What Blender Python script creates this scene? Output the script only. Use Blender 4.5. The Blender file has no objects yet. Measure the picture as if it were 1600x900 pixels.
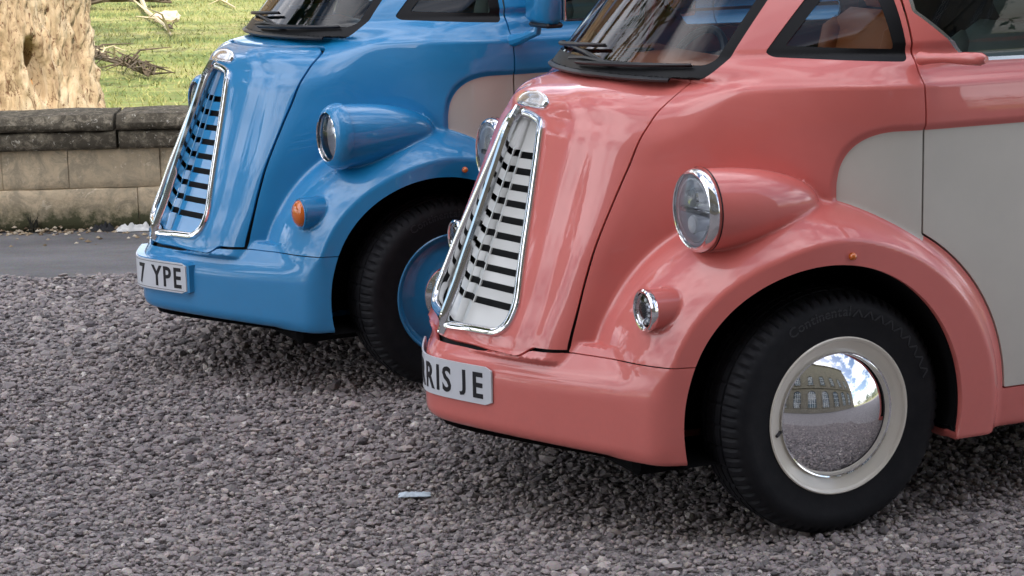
import bpy, math, random
import numpy as np
from mathutils import Vector, Matrix
random.seed(7); RNG = np.random.default_rng(11)
SC = bpy.context.scene
COL = SC.collection

# ------------------------------------------------------------------ camera
cam_d = bpy.data.cameras.new('camera'); cam = bpy.data.objects.new('camera', cam_d); COL.objects.link(cam)
cam_d.sensor_width = 36.0; cam_d.lens = 36.0 * 3298.6 / 1600.0
cam_d.clip_start = 0.1; cam_d.clip_end = 1500.0
cr = Vector((0.99977546, -0.00413277, -0.02078356)); cu = Vector((0.02119048, 0.19498593, 0.9805771)); cf = Vector((0.0, 0.98079733, -0.19502972))
cam.matrix_world = Matrix(((cr.x, cu.x, -cf.x, 0.0), (cr.y, cu.y, -cf.y, 0.0), (cr.z, cu.z, -cf.z, 1.913), (0, 0, 0, 1)))
SC.camera = cam

# ------------------------------------------------------------------ world, sun, exposure
SUN_EL, SUN_AZ = math.radians(44), math.radians(165)      # azimuth measured from +Y towards +X
w = bpy.data.worlds.new('World'); SC.world = w; w.use_nodes = True
nt = w.node_tree; nt.nodes.clear()
sky = nt.nodes.new('ShaderNodeTexSky'); sky.sky_type = 'NISHITA'; sky.sun_disc = False
sky.sun_elevation = SUN_EL; sky.sun_rotation = SUN_AZ; sky.air_density = 1.0; sky.dust_density = 1.5
bg = nt.nodes.new('ShaderNodeBackground'); bg.inputs['Strength'].default_value = 0.14
ow = nt.nodes.new('ShaderNodeOutputWorld')
# broken cloud cover over the whole dome
tcw = nt.nodes.new('ShaderNodeTexCoord'); nzw = nt.nodes.new('ShaderNodeTexNoise'); mpw = nt.nodes.new('ShaderNodeMapping')
mpw.inputs['Scale'].default_value = (1.6, 1.6, 3.6)
nzw.inputs['Scale'].default_value = 1.5; nzw.inputs['Detail'].default_value = 7; nzw.inputs['Roughness'].default_value = 0.62
rw = nt.nodes.new('ShaderNodeValToRGB'); rw.color_ramp.elements[0].position = 0.44; rw.color_ramp.elements[1].position = 0.62
mxw = nt.nodes.new('ShaderNodeMix'); mxw.data_type = 'RGBA'; mxw.inputs['B'].default_value = (17, 17, 18, 1)
nt.links.new(tcw.outputs['Generated'], mpw.inputs['Vector']); nt.links.new(mpw.outputs[0], nzw.inputs['Vector'])
nt.links.new(nzw.outputs[0], rw.inputs[0]); nt.links.new(rw.outputs[0], mxw.inputs['Factor'])
nt.links.new(sky.outputs[0], mxw.inputs['A']); nt.links.new(mxw.outputs['Result'], bg.inputs[0]); nt.links.new(bg.outputs[0], ow.inputs[0])
sun_d = bpy.data.lights.new('sun', 'SUN'); sun_d.energy = 4.5; sun_d.angle = math.radians(0.53); sun_d.color = (1.0, 0.93, 0.82)
sun = bpy.data.objects.new('sun', sun_d); COL.objects.link(sun)
sdir = Vector((math.sin(SUN_AZ) * math.cos(SUN_EL), math.cos(SUN_AZ) * math.cos(SUN_EL), math.sin(SUN_EL)))
sun.rotation_euler = (-sdir).to_track_quat('-Z', 'Y').to_euler()
SC.view_settings.view_transform = 'Standard'; SC.view_settings.look = 'None'; SC.view_settings.gamma = 1.0
SC.view_settings.use_curve_mapping = False; SC.view_settings.exposure = 0.60

# ------------------------------------------------------------------ object helpers
def tag(o, label=None, cat=None, group=None, kind=None):
    if label: o['label'] = label
    if cat: o['category'] = cat
    if group: o['group'] = group
    if kind: o['kind'] = kind
    return o
def link(name, me, parent=None, loc=None):
    o = bpy.data.objects.new(name, me); COL.objects.link(o)
    if parent is not None: o.parent = parent
    if loc is not None: o.location = loc
    return o
def empty(name, loc=(0, 0, 0), rz=0.0):
    o = bpy.data.objects.new(name, None); COL.objects.link(o); o.empty_display_size = 0.2
    o.location = loc; o.rotation_euler = (0, 0, rz); return o
def np_mesh(name, V, F, mats, N=None, smooth=True, mat_idx=None):
    """V (n,3); F (m,k) all the same k, or list of lists"""
    V = np.asarray(V, float)
    me = bpy.data.meshes.new(name)
    if isinstance(F, np.ndarray):
        m, k = F.shape
        me.vertices.add(len(V)); me.vertices.foreach_set('co', V.ravel())
        me.loops.add(m * k); me.loops.foreach_set('vertex_index', F.astype(np.int32).ravel())
        me.polygons.add(m); me.polygons.foreach_set('loop_start', np.arange(0, m * k, k, dtype=np.int32))
        me.polygons.foreach_set('use_smooth', np.full(m, bool(smooth)))
        if mat_idx is not None: me.polygons.foreach_set('material_index', mat_idx.astype(np.int32))
        me.update(calc_edges=True)
    else:
        me.from_pydata([tuple(v) for v in V], [], F); me.update()
        me.polygons.foreach_set('use_smooth', [bool(smooth)] * len(me.polygons))
    for m_ in (mats if isinstance(mats, (list, tuple)) else [mats]): me.materials.append(m_)
    if N is not None:
        me.normals_split_custom_set_from_vertices([tuple(n) for n in N])
    return me
class MB:
    """collects simple shapes into one mesh"""
    def __init__(s): s.V = []; s.F = []
    def add(s, V, F):
        b = len(s.V); s.V += [tuple(map(float, v)) for v in V]; s.F += [[i + b for i in f] for f in F]; return s
    def box(s, c, d, R=None, taper=0.0, bev=0.0):
        x, y, z = [q / 2 for q in d]; P = []; b = min(bev, x * .9, y * .9, z * .9)
        if b > 0:
            for sx in (-1, 1):
                for sy in (-1, 1):
                    for sz in (-1, 1):
                        P += [(sx * (x - b), sy * (y - b), sz * z), (sx * (x - b), sy * y, sz * (z - b)), (sx * x, sy * (y - b), sz * (z - b))]
            import bmesh
            bm = bmesh.new()
            for p in P: bm.verts.new(p)
            bmesh.ops.convex_hull(bm, input=bm.verts[:]); bm.verts.ensure_lookup_table()
            bm.verts.index_update()
            P2 = [v.co[:] for v in bm.verts]; F = [[v.index for v in f.verts] for f in bm.faces]; bm.free()
            P = P2
        else:
            for sx in (-1, 1):
                for sy in (-1, 1):
                    for sz in (-1, 1):
                        t = 1 - taper if sz > 0 else 1
                        P.append((sx * x * t, sy * y * t, sz * z))
            F = [[0, 1, 3, 2], [4, 6, 7, 5], [0, 4, 5, 1], [2, 3, 7, 6], [0, 2, 6, 4], [1, 5, 7, 3]]
        P = [Vector(p) for p in P]
        if R is not None: P = [R @ p for p in P]
        return s.add([(p.x + c[0], p.y + c[1], p.z + c[2]) for p in P], F)
    def tube(s, pts, rads, n=8, cap=True, closed=False):
        pts = [Vector(p) for p in pts]; m = len(pts)
        if not isinstance(rads, (list, tuple, np.ndarray)): rads = [rads] * m
        b = len(s.V); up = Vector((0, 0, 1)); prev = None
        for i, p in enumerate(pts):
            if closed: t = (pts[(i + 1) % m] - pts[i - 1])
            else: t = (pts[min(i + 1, m - 1)] - pts[max(i - 1, 0)])
            t = t.normalized() if t.length > 1e-9 else Vector((1, 0, 0))
            if prev is None:
                a = t.cross(up)
                if a.length < 1e-3: a = t.cross(Vector((1, 0, 0)))
                a.normalize()
            else: a = (prev - t * prev.dot(t)).normalized()
            prev = a; c = t.cross(a)
            for k in range(n):
                an = 2 * math.pi * k / n
                s.V.append(tuple(p + (a * math.cos(an) + c * math.sin(an)) * rads[i]))
        M_ = m if closed else m - 1
        for i in range(M_):
            for k in range(n):
                i2 = (i + 1) % m
                s.F.append([b + i * n + k, b + i * n + (k + 1) % n, b + i2 * n + (k + 1) % n, b + i2 * n + k])
        if cap and not closed:
            s.F.append([b + k for k in range(n)][::-1]); s.F.append([b + (m - 1) * n + k for k in range(n)])
        return s
    def sweep(s, pts, nrm, prof, closed=True):
        """prof: list of (side, out) offsets; nrm: outward normal per point"""
        pts = [Vector(p) for p in pts]; m = len(pts); k = len(prof); b = len(s.V)
        for i, p in enumerate(pts):
            t = (pts[(i + 1) % m] - pts[i - 1]) if closed else (pts[min(i + 1, m - 1)] - pts[max(i - 1, 0)])
            t.normalize(); n = Vector(nrm[i]); n = (n - t * n.dot(t)).normalized(); a = n.cross(t)
            for (u, v) in prof: s.V.append(tuple(p + a * u + n * v))
        for i in range(m if closed else m - 1):
            i2 = (i + 1) % m
            for j in range(k):
                s.F.append([b + i * k + j, b + i * k + (j + 1) % k, b + i2 * k + (j + 1) % k, b + i2 * k + j])
        if not closed:
            s.F.append([b + j for j in range(k)][::-1]); s.F.append([b + (m - 1) * k + j for j in range(k)])
        return s
    def lathe(s, prof, o=(0, 0, 0), ax='x', n=48, cap0=False, cap1=False):
        """prof: list of (axial, radius)"""
        b = len(s.V)
        for (a, r) in prof:
            for k in range(n):
                t = 2 * math.pi * k / n; c, d = r * math.cos(t), r * math.sin(t)
                p = {'x': (a, c, d), 'y': (d, a, c), 'z': (c, d, a)}[ax]
                s.V.append((p[0] + o[0], p[1] + o[1], p[2] + o[2]))
        for i in range(len(prof) - 1):
            for k in range(n):
                s.F.append([b + i * n + k, b + i * n + (k + 1) % n, b + (i + 1) * n + (k + 1) % n, b + (i + 1) * n + k])
        if cap0: s.F.append([b + k for k in range(n)][::-1])
        if cap1: s.F.append([b + (len(prof) - 1) * n + k for k in range(n)])
        return s
    def build(s, name, mat, parent=None, smooth=True, angle=35, loc=None):
        me = np_mesh(name, s.V, s.F, mat, smooth=smooth)
        if smooth:
            me.set_sharp_from_angle(angle=math.radians(angle))
        return link(name, me, parent, loc)
def fix_normals(o):
    import bmesh
    bm = bmesh.new(); bm.from_mesh(o.data); bmesh.ops.recalc_face_normals(bm, faces=bm.faces); bm.to_mesh(o.data); bm.free(); return o

# ------------------------------------------------------------------ materials
def mat(name, color=(.5, .5, .5), rough=.5, metal=0.0, coat=0.0, coat_rough=.03, spec=None, trans=0.0, ior=None, emit=None):
    m = bpy.data.materials.new(name); m.use_nodes = True
    b = m.node_tree.nodes['Principled BSDF']
    b.inputs['Base Color'].default_value = (*color, 1); b.inputs['Roughness'].default_value = rough; b.inputs['Metallic'].default_value = metal
    b.inputs['Coat Weight'].default_value = coat; b.inputs['Coat Roughness'].default_value = coat_rough
    if trans: b.inputs['Transmission Weight'].default_value = trans
    if ior: b.inputs['IOR'].default_value = ior
    if spec is not None: b.inputs['Specular IOR Level'].default_value = spec
    return m
def nodes_of(m): return m.node_tree.nodes, m.node_tree.links, m.node_tree.nodes['Principled BSDF']
def noise_node(N, L, scale, detail=5, rough=.6, coord='Object', dist=0.0, vec=None, stretch=None):
    tc = N.new('ShaderNodeTexCoord'); n = N.new('ShaderNodeTexNoise')
    n.inputs['Scale'].default_value = scale; n.inputs['Detail'].default_value = detail; n.inputs['Roughness'].default_value = rough; n.inputs['Distortion'].default_value = dist
    src = tc.outputs[coord]
    if stretch:
        mp = N.new('ShaderNodeMapping'); mp.inputs['Scale'].default_value = stretch; L.new(src, mp.inputs[0]); src = mp.outputs[0]
    L.new(src, n.inputs['Vector']); return n
def ramp(N, L, src, stops):
    r = N.new('ShaderNodeValToRGB'); e = r.color_ramp.elements
    while len(e) < len(stops): e.new(.5)
    for i, (p, c) in enumerate(stops): e[i].position = p; e[i].color = (*c, 1) if len(c) == 3 else c
    L.new(src, r.inputs[0]); return r
def mixc(N, L, fac, a, b, blend='MIX'):
    m = N.new('ShaderNodeMix'); m.data_type = 'RGBA'; m.blend_type = blend
    for s_, v in (('Factor', fac), ('A', a), ('B', b)):
        if hasattr(v, 'links') or isinstance(v, bpy.types.NodeSocket): L.new(v, m.inputs[s_])
        elif s_ == 'Factor': m.inputs[s_].default_value = v
        else: m.inputs[s_].default_value = (*v, 1)
    return m.outputs['Result']
def bump(N, L, b, src, strength=.3, dist=.01, prev=None):
    n = N.new('ShaderNodeBump'); n.inputs['Strength'].default_value = strength; n.inputs['Distance'].default_value = dist
    L.new(src, n.inputs['Height'])
    if prev is not None: L.new(prev, n.inputs['Normal'])
    L.new(n.outputs[0], b.inputs['Normal']); return n.outputs[0]
def paint(name, c, dirt=(.12, .10, .08)):
    m = mat(name, c, .46, 0, 1.0, .012); N, L, b = nodes_of(m)
    n1 = noise_node(N, L, 3.0, 4); r1 = ramp(N, L, n1.outputs[0], [(0.35, tuple(x * .95 for x in c)), (.7, tuple(min(1, x * 1.04) for x in c))])
    # fine road dust gathered low on the panels
    tc = N.new('ShaderNodeTexCoord'); sx = N.new('ShaderNodeSeparateXYZ'); L.new(tc.outputs['Object'], sx.inputs[0])
    mr = N.new('ShaderNodeMapRange'); mr.inputs[1].default_value = .62; mr.inputs[2].default_value = .22; L.new(sx.outputs[2], mr.inputs[0])
    n2 = noise_node(N, L, 60, 6, .75); mu = N.new('ShaderNodeMath'); mu.operation = 'MULTIPLY'; L.new(mr.outputs[0], mu.inputs[0]); L.new(n2.outputs[0], mu.inputs[1])
    mu2 = N.new('ShaderNodeMath'); mu2.operation = 'MULTIPLY'; mu2.inputs[1].default_value = .22; L.new(mu.outputs[0], mu2.inputs[0])
    L.new(mixc(N, L, mu2.outputs[0], r1.outputs[0], dirt), b.inputs['Base Color'])
    n3 = noise_node(N, L, 9, 3); r3 = N.new('ShaderNodeMapRange'); r3.inputs[3].default_value = .006; r3.inputs[4].default_value = .022; L.new(n3.outputs[0], r3.inputs[0]); L.new(r3.outputs[0], b.inputs['Coat Roughness'])
    return m
M_PINK = paint('salmon_pink_paint', (.67, .150, .128)); M_BLUE = paint('sky_blue_paint', (.002, .220, .50))
M_CREAM = paint('cream_paint', (.62, .59, .53)); M_CREAMB = paint('warm_grey_paint', (.50, .45, .40))
M_RIM = mat('cream_wheel_paint', (.80, .745, .65), .35, coat=.8); M_CHROME = mat('chrome', (.82, .83, .85), .045, 1.0)
M_STEEL = mat('brushed_steel', (.5, .51, .53), .22, 1.0)
M_BLACK = mat('black_plastic', (.012, .012, .014), .38)
M_SEAL = mat('black_rubber_seal', (.004, .004, .005), .42, spec=.2)
M_WELL = mat('wheel_well_black', (.008, .008, .009), .9, spec=.1)
M_DARK = mat('dark_interior', (.02, .02, .022), .8)
M_WHITE = mat('number_plate_white', (.62, .64, .68), .3, coat=.3)
M_PLBLACK = mat('plate_letter_black', (.008, .008, .012), .35)
M_AMBER = mat('amber_lens', (.62, .13, .006), .08, coat=1.0)
M_GRILLEW = mat('grille_white', (.60, .60, .58), .3, coat=.5)
M_SEATG = mat('green_grey_seat_cloth', (.12, .17, .155), .8); M_SEATO = mat('tan_leather', (.50, .15, .05), .5)
M_REFL = mat('lamp_reflector', (.88, .90, .95), .25, .25)
M_BUMPW = mat('plain_black', (.004, .004, .005), .7)
def glass(name, tint=(.75, .80, .82), fac=.12):
    m = bpy.data.materials.new(name); m.use_nodes = True; N = m.node_tree.nodes; L = m.node_tree.links; N.clear()
    o = N.new('ShaderNodeOutputMaterial'); t = N.new('ShaderNodeBsdfTransparent'); g = N.new('ShaderNodeBsdfGlossy'); mx = N.new('ShaderNodeMixShader'); fr = N.new('ShaderNodeFresnel')
    t.inputs[0].default_value = (*tint, 1); g.inputs['Roughness'].default_value = .01; fr.inputs[0].default_value = 1.52
    L.new(fr.outputs[0], mx.inputs[0]); L.new(t.outputs[0], mx.inputs[1]); L.new(g.outputs[0], mx.inputs[2]); L.new(mx.outputs[0], o.inputs[0]); return m
M_GLASS = glass('tinted_window_glass', (.72, .78, .78)); M_LENS = glass('clear_lens_glass', (.93, .95, .97))
def tyre_mat():
    m = mat('tyre_rubber', (.014, .015, .018), .62); N, L, b = nodes_of(m)
    n = noise_node(N, L, 14, 6, .7); r = ramp(N, L, n.outputs[0], [(.3, (.006, .0065, .009)), (.75, (.016, .016, .018))]); L.new(r.outputs[0], b.inputs['Base Color'])
    n2 = noise_node(N, L, 220, 2); bump(N, L, b, n2.outputs[0], .15, .002); return m
M_TYRE = tyre_mat(); M_TYRE.node_tree.nodes['Principled BSDF'].inputs['Specular IOR Level'].default_value = .22
M_TYRELET = mat('tyre_lettering_rubber', (.02, .021, .026), .45)

# ------------------------------------------------------------------ van body surface
def ptab(zs, vs, lo=-.2, hi=2.6, n=1400):
    """smooth monotone table"""
    zs = np.array(zs, float); vs = np.array(vs, float); h = np.diff(zs); d = np.diff(vs) / h
    m = np.zeros(len(zs)); m[0] = d[0]; m[-1] = d[-1]
    for i in range(1, len(zs) - 1):
        if d[i - 1] * d[i] > 0:
            w1 = 2 * h[i] + h[i - 1]; w2 = h[i] + 2 * h[i - 1]; m[i] = (w1 + w2) / (w1 / d[i - 1] + w2 / d[i])
    g = np.linspace(lo, hi, n); k = np.clip(np.searchsorted(zs, g) - 1, 0, len(zs) - 2)
    t = (g - zs[k]) / h[k]; tc_ = np.clip(t, 0, 1)
    r = (1 + 2 * tc_) * (1 - tc_) ** 2 * vs[k] + tc_ * (1 - tc_) ** 2 * h[k] * m[k] + tc_ ** 2 * (3 - 2 * tc_) * vs[k + 1] + tc_ ** 2 * (tc_ - 1) * h[k] * m[k + 1]
    r = np.where(t < 0, vs[0] + (g - zs[0]) * m[0], r); r = np.where(t > 1, vs[-1] + (g - zs[-1]) * m[-1], r)
    return lambda q: np.interp(q, g, r)
def sstep(a, b, x):
    t = np.clip((x - a) / (b - a), 0, 1); return t * t * t * (t * (t * 6 - 15) + 10)
def smax(a, b, k):
    h = np.clip(.5 + .5 * (a - b) / k, 0, 1); return b + (a - b) * h + k * h * (1 - h)
def smin(a, b, k): return -smax(-a, -b, k)
T_xc = ptab([.2, .5, .7, .9, 1.05, 1.195, 1.26, 1.31], [.87, .862, .789, .709, .650, .592, .56, .535])
T_g = ptab([.3, .5, .8, .97, 1.1, 1.22, 1.30], [.50, .50, .46, .53, .60, .78, .85])
T_x1 = ptab([.3, .5, .65, .8, 1.05, 1.3, 1.95], [.61, .61, .585, .55, .42, .205, -.33])
T_y1 = ptab([.3, .5, .65, .8, 1.05, 1.3, 1.95], [.475, .475, .475, .47, .475, .54, .46])
T_x2 = ptab([.3, .5, .65, .8, 1.05, 1.3, 1.95], [.45, .44, .42, .22, -.05, -.165, -.62])
T_y2 = ptab([.3, .5, .65, .8, 1.05, 1.3, 1.95], [.53, .53, .54, .60, .76, .86, .76])
T_w = ptab([.2, .5, .9, 1.2, 1.28, 1.34], [.868, .878, .888, .886, .878, .868])
T_wu = ptab([1.2, 1.4, 1.6, 1.9, 2.1], [.864, .856, .842, .80, .74])
T_yt = ptab([.45, .69, .84, .984, 1.15, 1.20, 1.24, 1.28], [.35, .345, .33, .31, .29, .25, .18, .10])
WX, WZ, AR = .07, .36, .452        # wheel arch centre and radius
RAX = -2.60                        # rear axle
def lipf(x): return .925 - .150 * sstep(0, .62, x)
def archr(x, z): return np.hypot((x - WX) / np.where(x > WX, .392, AR), (z - WZ) / AR)
def xbf(ay): return .912 - .46 * (np.sqrt(ay * ay + .0049) - .07) - .10 * ay * ay
def van_sdf(x, y, z, wing_side=False):
    ay = np.abs(y)
    x1, y1, x2, y2 = T_x1(z), T_y1(z), T_x2(z), T_y2(z)
    dx, dy = x2 - x1, y2 - y1; ln = np.sqrt(dx * dx + dy * dy); splay = ((x - x1) * dy - (ay - y1) * dx) / ln
    yt = T_yt(z)
    a5 = .58 - .05 * np.log1p(np.exp((.58 - ay) / .05))
    step = sstep(-.038, .038, ay - yt) * (1 - sstep(1.225, 1.275, z)) * sstep(.46, .56, z)
    prow = .046 * (1 - np.exp(-(np.sqrt(ay * ay + .0004) - .02) / .09)) * sstep(.46, .54, z) * (1 - sstep(1.16, 1.27, z))
    spb = ((x - .13) * .76 + (ay - .62) * .65)
    splay = smin(splay, spb + .5 * sstep(1.30, 1.5, z), .07)
    front = (x - T_xc(z) + T_g(z) * a5 ** 3 / .45 + .015 * step + prow) / 1.12
    side = ay - T_w(z)
    low = smax(front, splay * .93, .040); low = smax(low, side, .16)
    low = smax(low, x - (xbf(ay) - .06 + .30 * sstep(.46, .60, z)), .04)
    pre = low
    ztop = 1.318 - .022 * sstep(-.1, .4, x)
    fr_ = sstep(.08, .40, x); ktop = .010 + .17 * fr_
    low = smax(low, (low + z - (ztop - .027)) * .7071, .008 + .05 * fr_)
    low = smax(low, z - ztop, ktop)
    # two-tone recess along the side
    cr_ = smax(x + .03, z - 1.168, .16)
    low = low + .011 * sstep(.016, -.012, cr_) * sstep(.70, .76, ay)
    fu = (x - (.405 - .85 * (z - 1.295)) + .60 * a5 * a5) / 1.33
    up = smax(fu, splay * .9 + .030, .05); up = smax(up, ay - T_wu(z), .14); up = smax(up, z - (2.08 - .12 * ay * ay), .28)
    up = smax(up, pre + .026 - .6 * sstep(1.36, 1.62, z), .012); up = smax(up, 1.300 - z, .008)
    body = smin(low, up, .022)
    body = smax(body, -4.05 - x, .25); body = smax(body, .25 - z, .02)
    # front wing
    dxw = x - WX; ax = np.where(dxw > 0, .545, .685)
    r = np.sqrt((dxw / ax) ** 2 + ((z - WZ) / (.632 - .034 * sstep(-.1, .36, x))) ** 2)
    lipy = lipf(x)
    t = np.clip((ay + .925 - lipy - .50) / .54, 0, 1.8)
    F = (r ** 3 + t ** 3.5) ** (1 / 3.4) - 1
    wing = F * .60
    wing = smax(wing, x - (xbf(ay) + .002), .03)
    wing = smax(wing, ay - lipy, .006 + .05 * (1 - sstep(.42, .56, z)) * sstep(.30, .45, x)); wing = smax(wing, .252 - z, .014); wing = np.maximum(wing, .30 - ay)
    if wing_side: return wing - body
    body = smin(body, wing, .014)
    # bumper, one piece with the apron
    xb = xbf(ay)
    fb = (x - xb - .0 * z) / (1 + .3 * ay)
    zc = .460 + .012 * sstep(.30, .8, ay)
    ledge = (z - zc + 1.35 * (x - xb)) / 1.68
    bum = smax(fb, ledge, .026); bum = smax(bum, .245 - z + .02 * (1 - ay), .045); bum = smax(bum, ay - (lipy - .004), .045)
    bum = smax(bum, .40 - x, .02); bum = np.maximum(bum, z - .56)
    body = smin(body, bum, .012)
    # lamp pods
    def pod(cx, cy, cz, R, Ln, p, k, body, tilt=0.0, toe=0.0):
        u = np.clip((cx - x) / Ln, 0, 1.4); rr = np.sqrt((ay - cy - toe * (cx - x)) ** 2 + (z - cz - tilt * (cx - x)) ** 2)
        d = (np.power(np.power(rr / R, 2) + np.power(u, p), .5) - 1) * R
        d = np.maximum(d, x - cx)
        return smin(body, d, k)
    body = pod(.375, .715, .965, .116, .36, 2.3, .008, body, .01, .12)
    body = pod(.530, .690, .690, .0575, .33, 3.0, .006, body)
    return body

def axis(segs):
    out = []
    for a, b, h in segs:
        n = max(1, int(round((b - a) / h))); out += list(np.linspace(a, b, n, endpoint=False))
    out.append(segs[-1][1]); return np.array(out)
def surface_nets(X, Y, Z):
    nx, ny, nz = len(X), len(Y), len(Z); st = 5
    ix, iy, iz = [np.append(np.arange(0, n - 1, st), n - 1) for n in (nx, ny, nz)]
    cg = van_sdf(*np.meshgrid(X[ix], Y[iy], Z[iz], indexing='ij'))
    def near(n, ii): return np.clip(np.round(np.interp(np.arange(n), ii, np.arange(len(ii)))).astype(int), 0, len(ii) - 1)
    jx, jy, jz = near(nx, ix), near(ny, iy), near(nz, iz)
    val = cg[np.ix_(jx, jy, jz)].astype(np.float64)
    hx = np.gradient(X)[:, None, None] * st * .9
    hyz = st * np.maximum(np.gradient(Y)[None, :, None], np.gradient(Z)[None, None, :])
    m = np.abs(val) < (np.sqrt(hx ** 2 * 0 + hyz ** 2 * 2) + hx) * 1.5
    I = np.nonzero(m)
    val[I] = van_sdf(X[I[0]], Y[I[1]], Z[I[2]])
    neg = val < 0
    c = [(i, j, k) for i in (0, 1) for j in (0, 1) for k in (0, 1)]
    cnt = np.zeros((nx - 1, ny - 1, nz - 1), np.int8)
    for (i, j, k) in c: cnt += neg[i:nx - 1 + i, j:ny - 1 + j, k:nz - 1 + k]
    A = np.nonzero((cnt > 0) & (cnt < 8)); cid = np.full(cnt.shape, -1, np.int64); cid[A] = np.arange(len(A[0]))
    vs = {q: val[A[0] + q[0], A[1] + q[1], A[2] + q[2]] for q in c}
    acc = np.zeros((len(A[0]), 3)); n = np.zeros(len(A[0]))
    for q in c:
        for ax_ in range(3):
            if q[ax_] == 0:
                p = list(q); p[ax_] = 1; p = tuple(p); a, b = vs[q], vs[p]; s = (a < 0) != (b < 0)
                t = np.where(s, a / np.where(s, a - b, 1), 0); e = np.array(q, float)[None].repeat(len(a), 0); e[:, ax_] = t
                acc[s] += e[s]; n += s
    loc = acc / n[:, None]
    V = np.stack([X[A[0]] + loc[:, 0] * (X[A[0] + 1] - X[A[0]]), Y[A[1]] + loc[:, 1] * (Y[A[1] + 1] - Y[A[1]]), Z[A[2]] + loc[:, 2] * (Z[A[2] + 1] - Z[A[2]])], 1)
    Q = []
    for ax_ in range(3):
        sl0 = [slice(None)] * 3; sl1 = [slice(None)] * 3; sl0[ax_] = slice(0, -1); sl1[ax_] = slice(1, None)
        s = neg[tuple(sl0)] != neg[tuple(sl1)]
        o = [a for a in range(3) if a != ax_]
        for a in o:
            s2 = [slice(None)] * 3; s2[a] = [0, -1]
            s[tuple(slice(None) if i != a else 0 for i in range(3))] = False
            s[tuple(slice(None) if i != a else -1 for i in range(3))] = False
        E_ = np.stack(np.nonzero(s), 1); sg = neg[tuple(E_.T)]
        def cc(da, db):
            e = E_.copy(); e[:, o[0]] += da; e[:, o[1]] += db; return cid[tuple(e.T)]
        q = np.stack([cc(-1, -1), cc(0, -1), cc(0, 0), cc(-1, 0)], 1)
        flip = sg if ax_ != 1 else ~sg
        q[~flip] = q[~flip][:, ::-1]; Q.append(q)
    return V, np.concatenate(Q)
def grad(V):
    e = 1e-4; g = np.zeros_like(V)
    for a in range(3):
        d = np.zeros(3); d[a] = e
        g[:, a] = (van_sdf(*(V + d).T) - van_sdf(*(V - d).T)) / (2 * e)
    return g
def project(V, it=4, lim=.008):
    V0 = V.copy()
    for _ in range(it):
        f = van_sdf(*V.T); g = grad(V); s = -(f / np.maximum((g * g).sum(1), .05))[:, None] * g
        l = np.linalg.norm(s, axis=1, keepdims=True); V = V + s * np.minimum(1, lim / np.maximum(l, 1e-9))
    g = grad(V); return V, g / np.linalg.norm(g, axis=1, keepdims=True)
def split(M, f, both=True):
    """cut triangles along f = 0: returns the part with f < 0 and the part with f > 0"""
    V, N, F = M; f = np.where(np.abs(f) < 1e-7, 1e-7, f); s = f[F] < 0; k = s.sum(1)
    C = F[(k > 0) & (k < 3)]; sC = s[(k > 0) & (k < 3)]
    one = sC.sum(1) == 1; odd = np.where(one[:, None], sC, ~sC).argmax(1); r = np.arange(len(C))
    a, b, c_ = C[r, odd], C[r, (odd + 1) % 3], C[r, (odd + 2) % 3]
    E_ = np.concatenate([np.stack([a, b], 1), np.stack([a, c_], 1)]); lo, hi = E_.min(1), E_.max(1)
    key = lo.astype(np.int64) * (len(V) + 1) + hi; u, ui, inv = np.unique(key, return_index=True, return_inverse=True)
    i, j = lo[ui], hi[ui]; t = (f[i] / (f[i] - f[j]))[:, None]
    V2 = np.concatenate([V, V[i] * (1 - t) + V[j] * t]); n2 = N[i] * (1 - t) + N[j] * t
    N2 = np.concatenate([N, n2 / np.linalg.norm(n2, axis=1, keepdims=True)])
    m = len(C); ab, ac = inv[:m] + len(V), inv[m:] + len(V)
    tri1 = np.stack([a, ab, ac], 1); quad = np.concatenate([np.stack([ab, b, c_], 1), np.stack([ab, c_, ac], 1)])
    o2 = np.concatenate([one, one])
    neg = np.concatenate([F[k == 3], tri1[one], quad[~o2]]); pos = np.concatenate([F[k == 0], tri1[~one], quad[o2]])
    def pack(F_):
        u_, iv = np.unique(F_, return_inverse=True); return V2[u_], N2[u_], iv.reshape(F_.shape)
    return pack(neg), pack(pos)
def poly_sdf(P, a, b, r=0.0):
    """signed distance to a polygon in 2D, rounded by r (polygon given at full size, corners get radius r)"""
    P = np.array(P, float)
    if r > 0:      # shrink: offset every edge inwards by r
        ar = .5 * np.sum(P[:, 0] * np.roll(P[:, 1], -1) - np.roll(P[:, 0], -1) * P[:, 1])
        if ar < 0: P = P[::-1]
        d = np.roll(P, -1, 0) - P; n = np.stack([-d[:, 1], d[:, 0]], 1) / np.linalg.norm(d, axis=1, keepdims=True); Q = []
        for i in range(len(P)):
            n0, n1 = n[i - 1], n[i]; A_ = np.array([n0, n1]); B_ = np.array([n0 @ P[i] + r, n1 @ P[i] + r]); Q.append(np.linalg.solve(A_, B_) if abs(np.linalg.det(A_)) > 1e-3 else P[i] + n1 * r)
        P = np.array(Q)
    d = np.full(a.shape, 1e9); ins = np.zeros(a.shape, bool)
    for i in range(len(P)):
        p, q = P[i], P[(i + 1) % len(P)]; e = q - p; wx, wy = a - p[0], b - p[1]
        t = np.clip((wx * e[0] + wy * e[1]) / (e @ e), 0, 1); d = np.minimum(d, np.hypot(wx - e[0] * t, wy - e[1] * t))
        c_ = ((p[1] > b) != (q[1] > b)) & (a < (q[0] - p[0]) * (b - p[1]) / (q[1] - p[1] + 1e-12) + p[0]); ins ^= c_
    return np.where(ins, -d, d) - r
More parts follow.
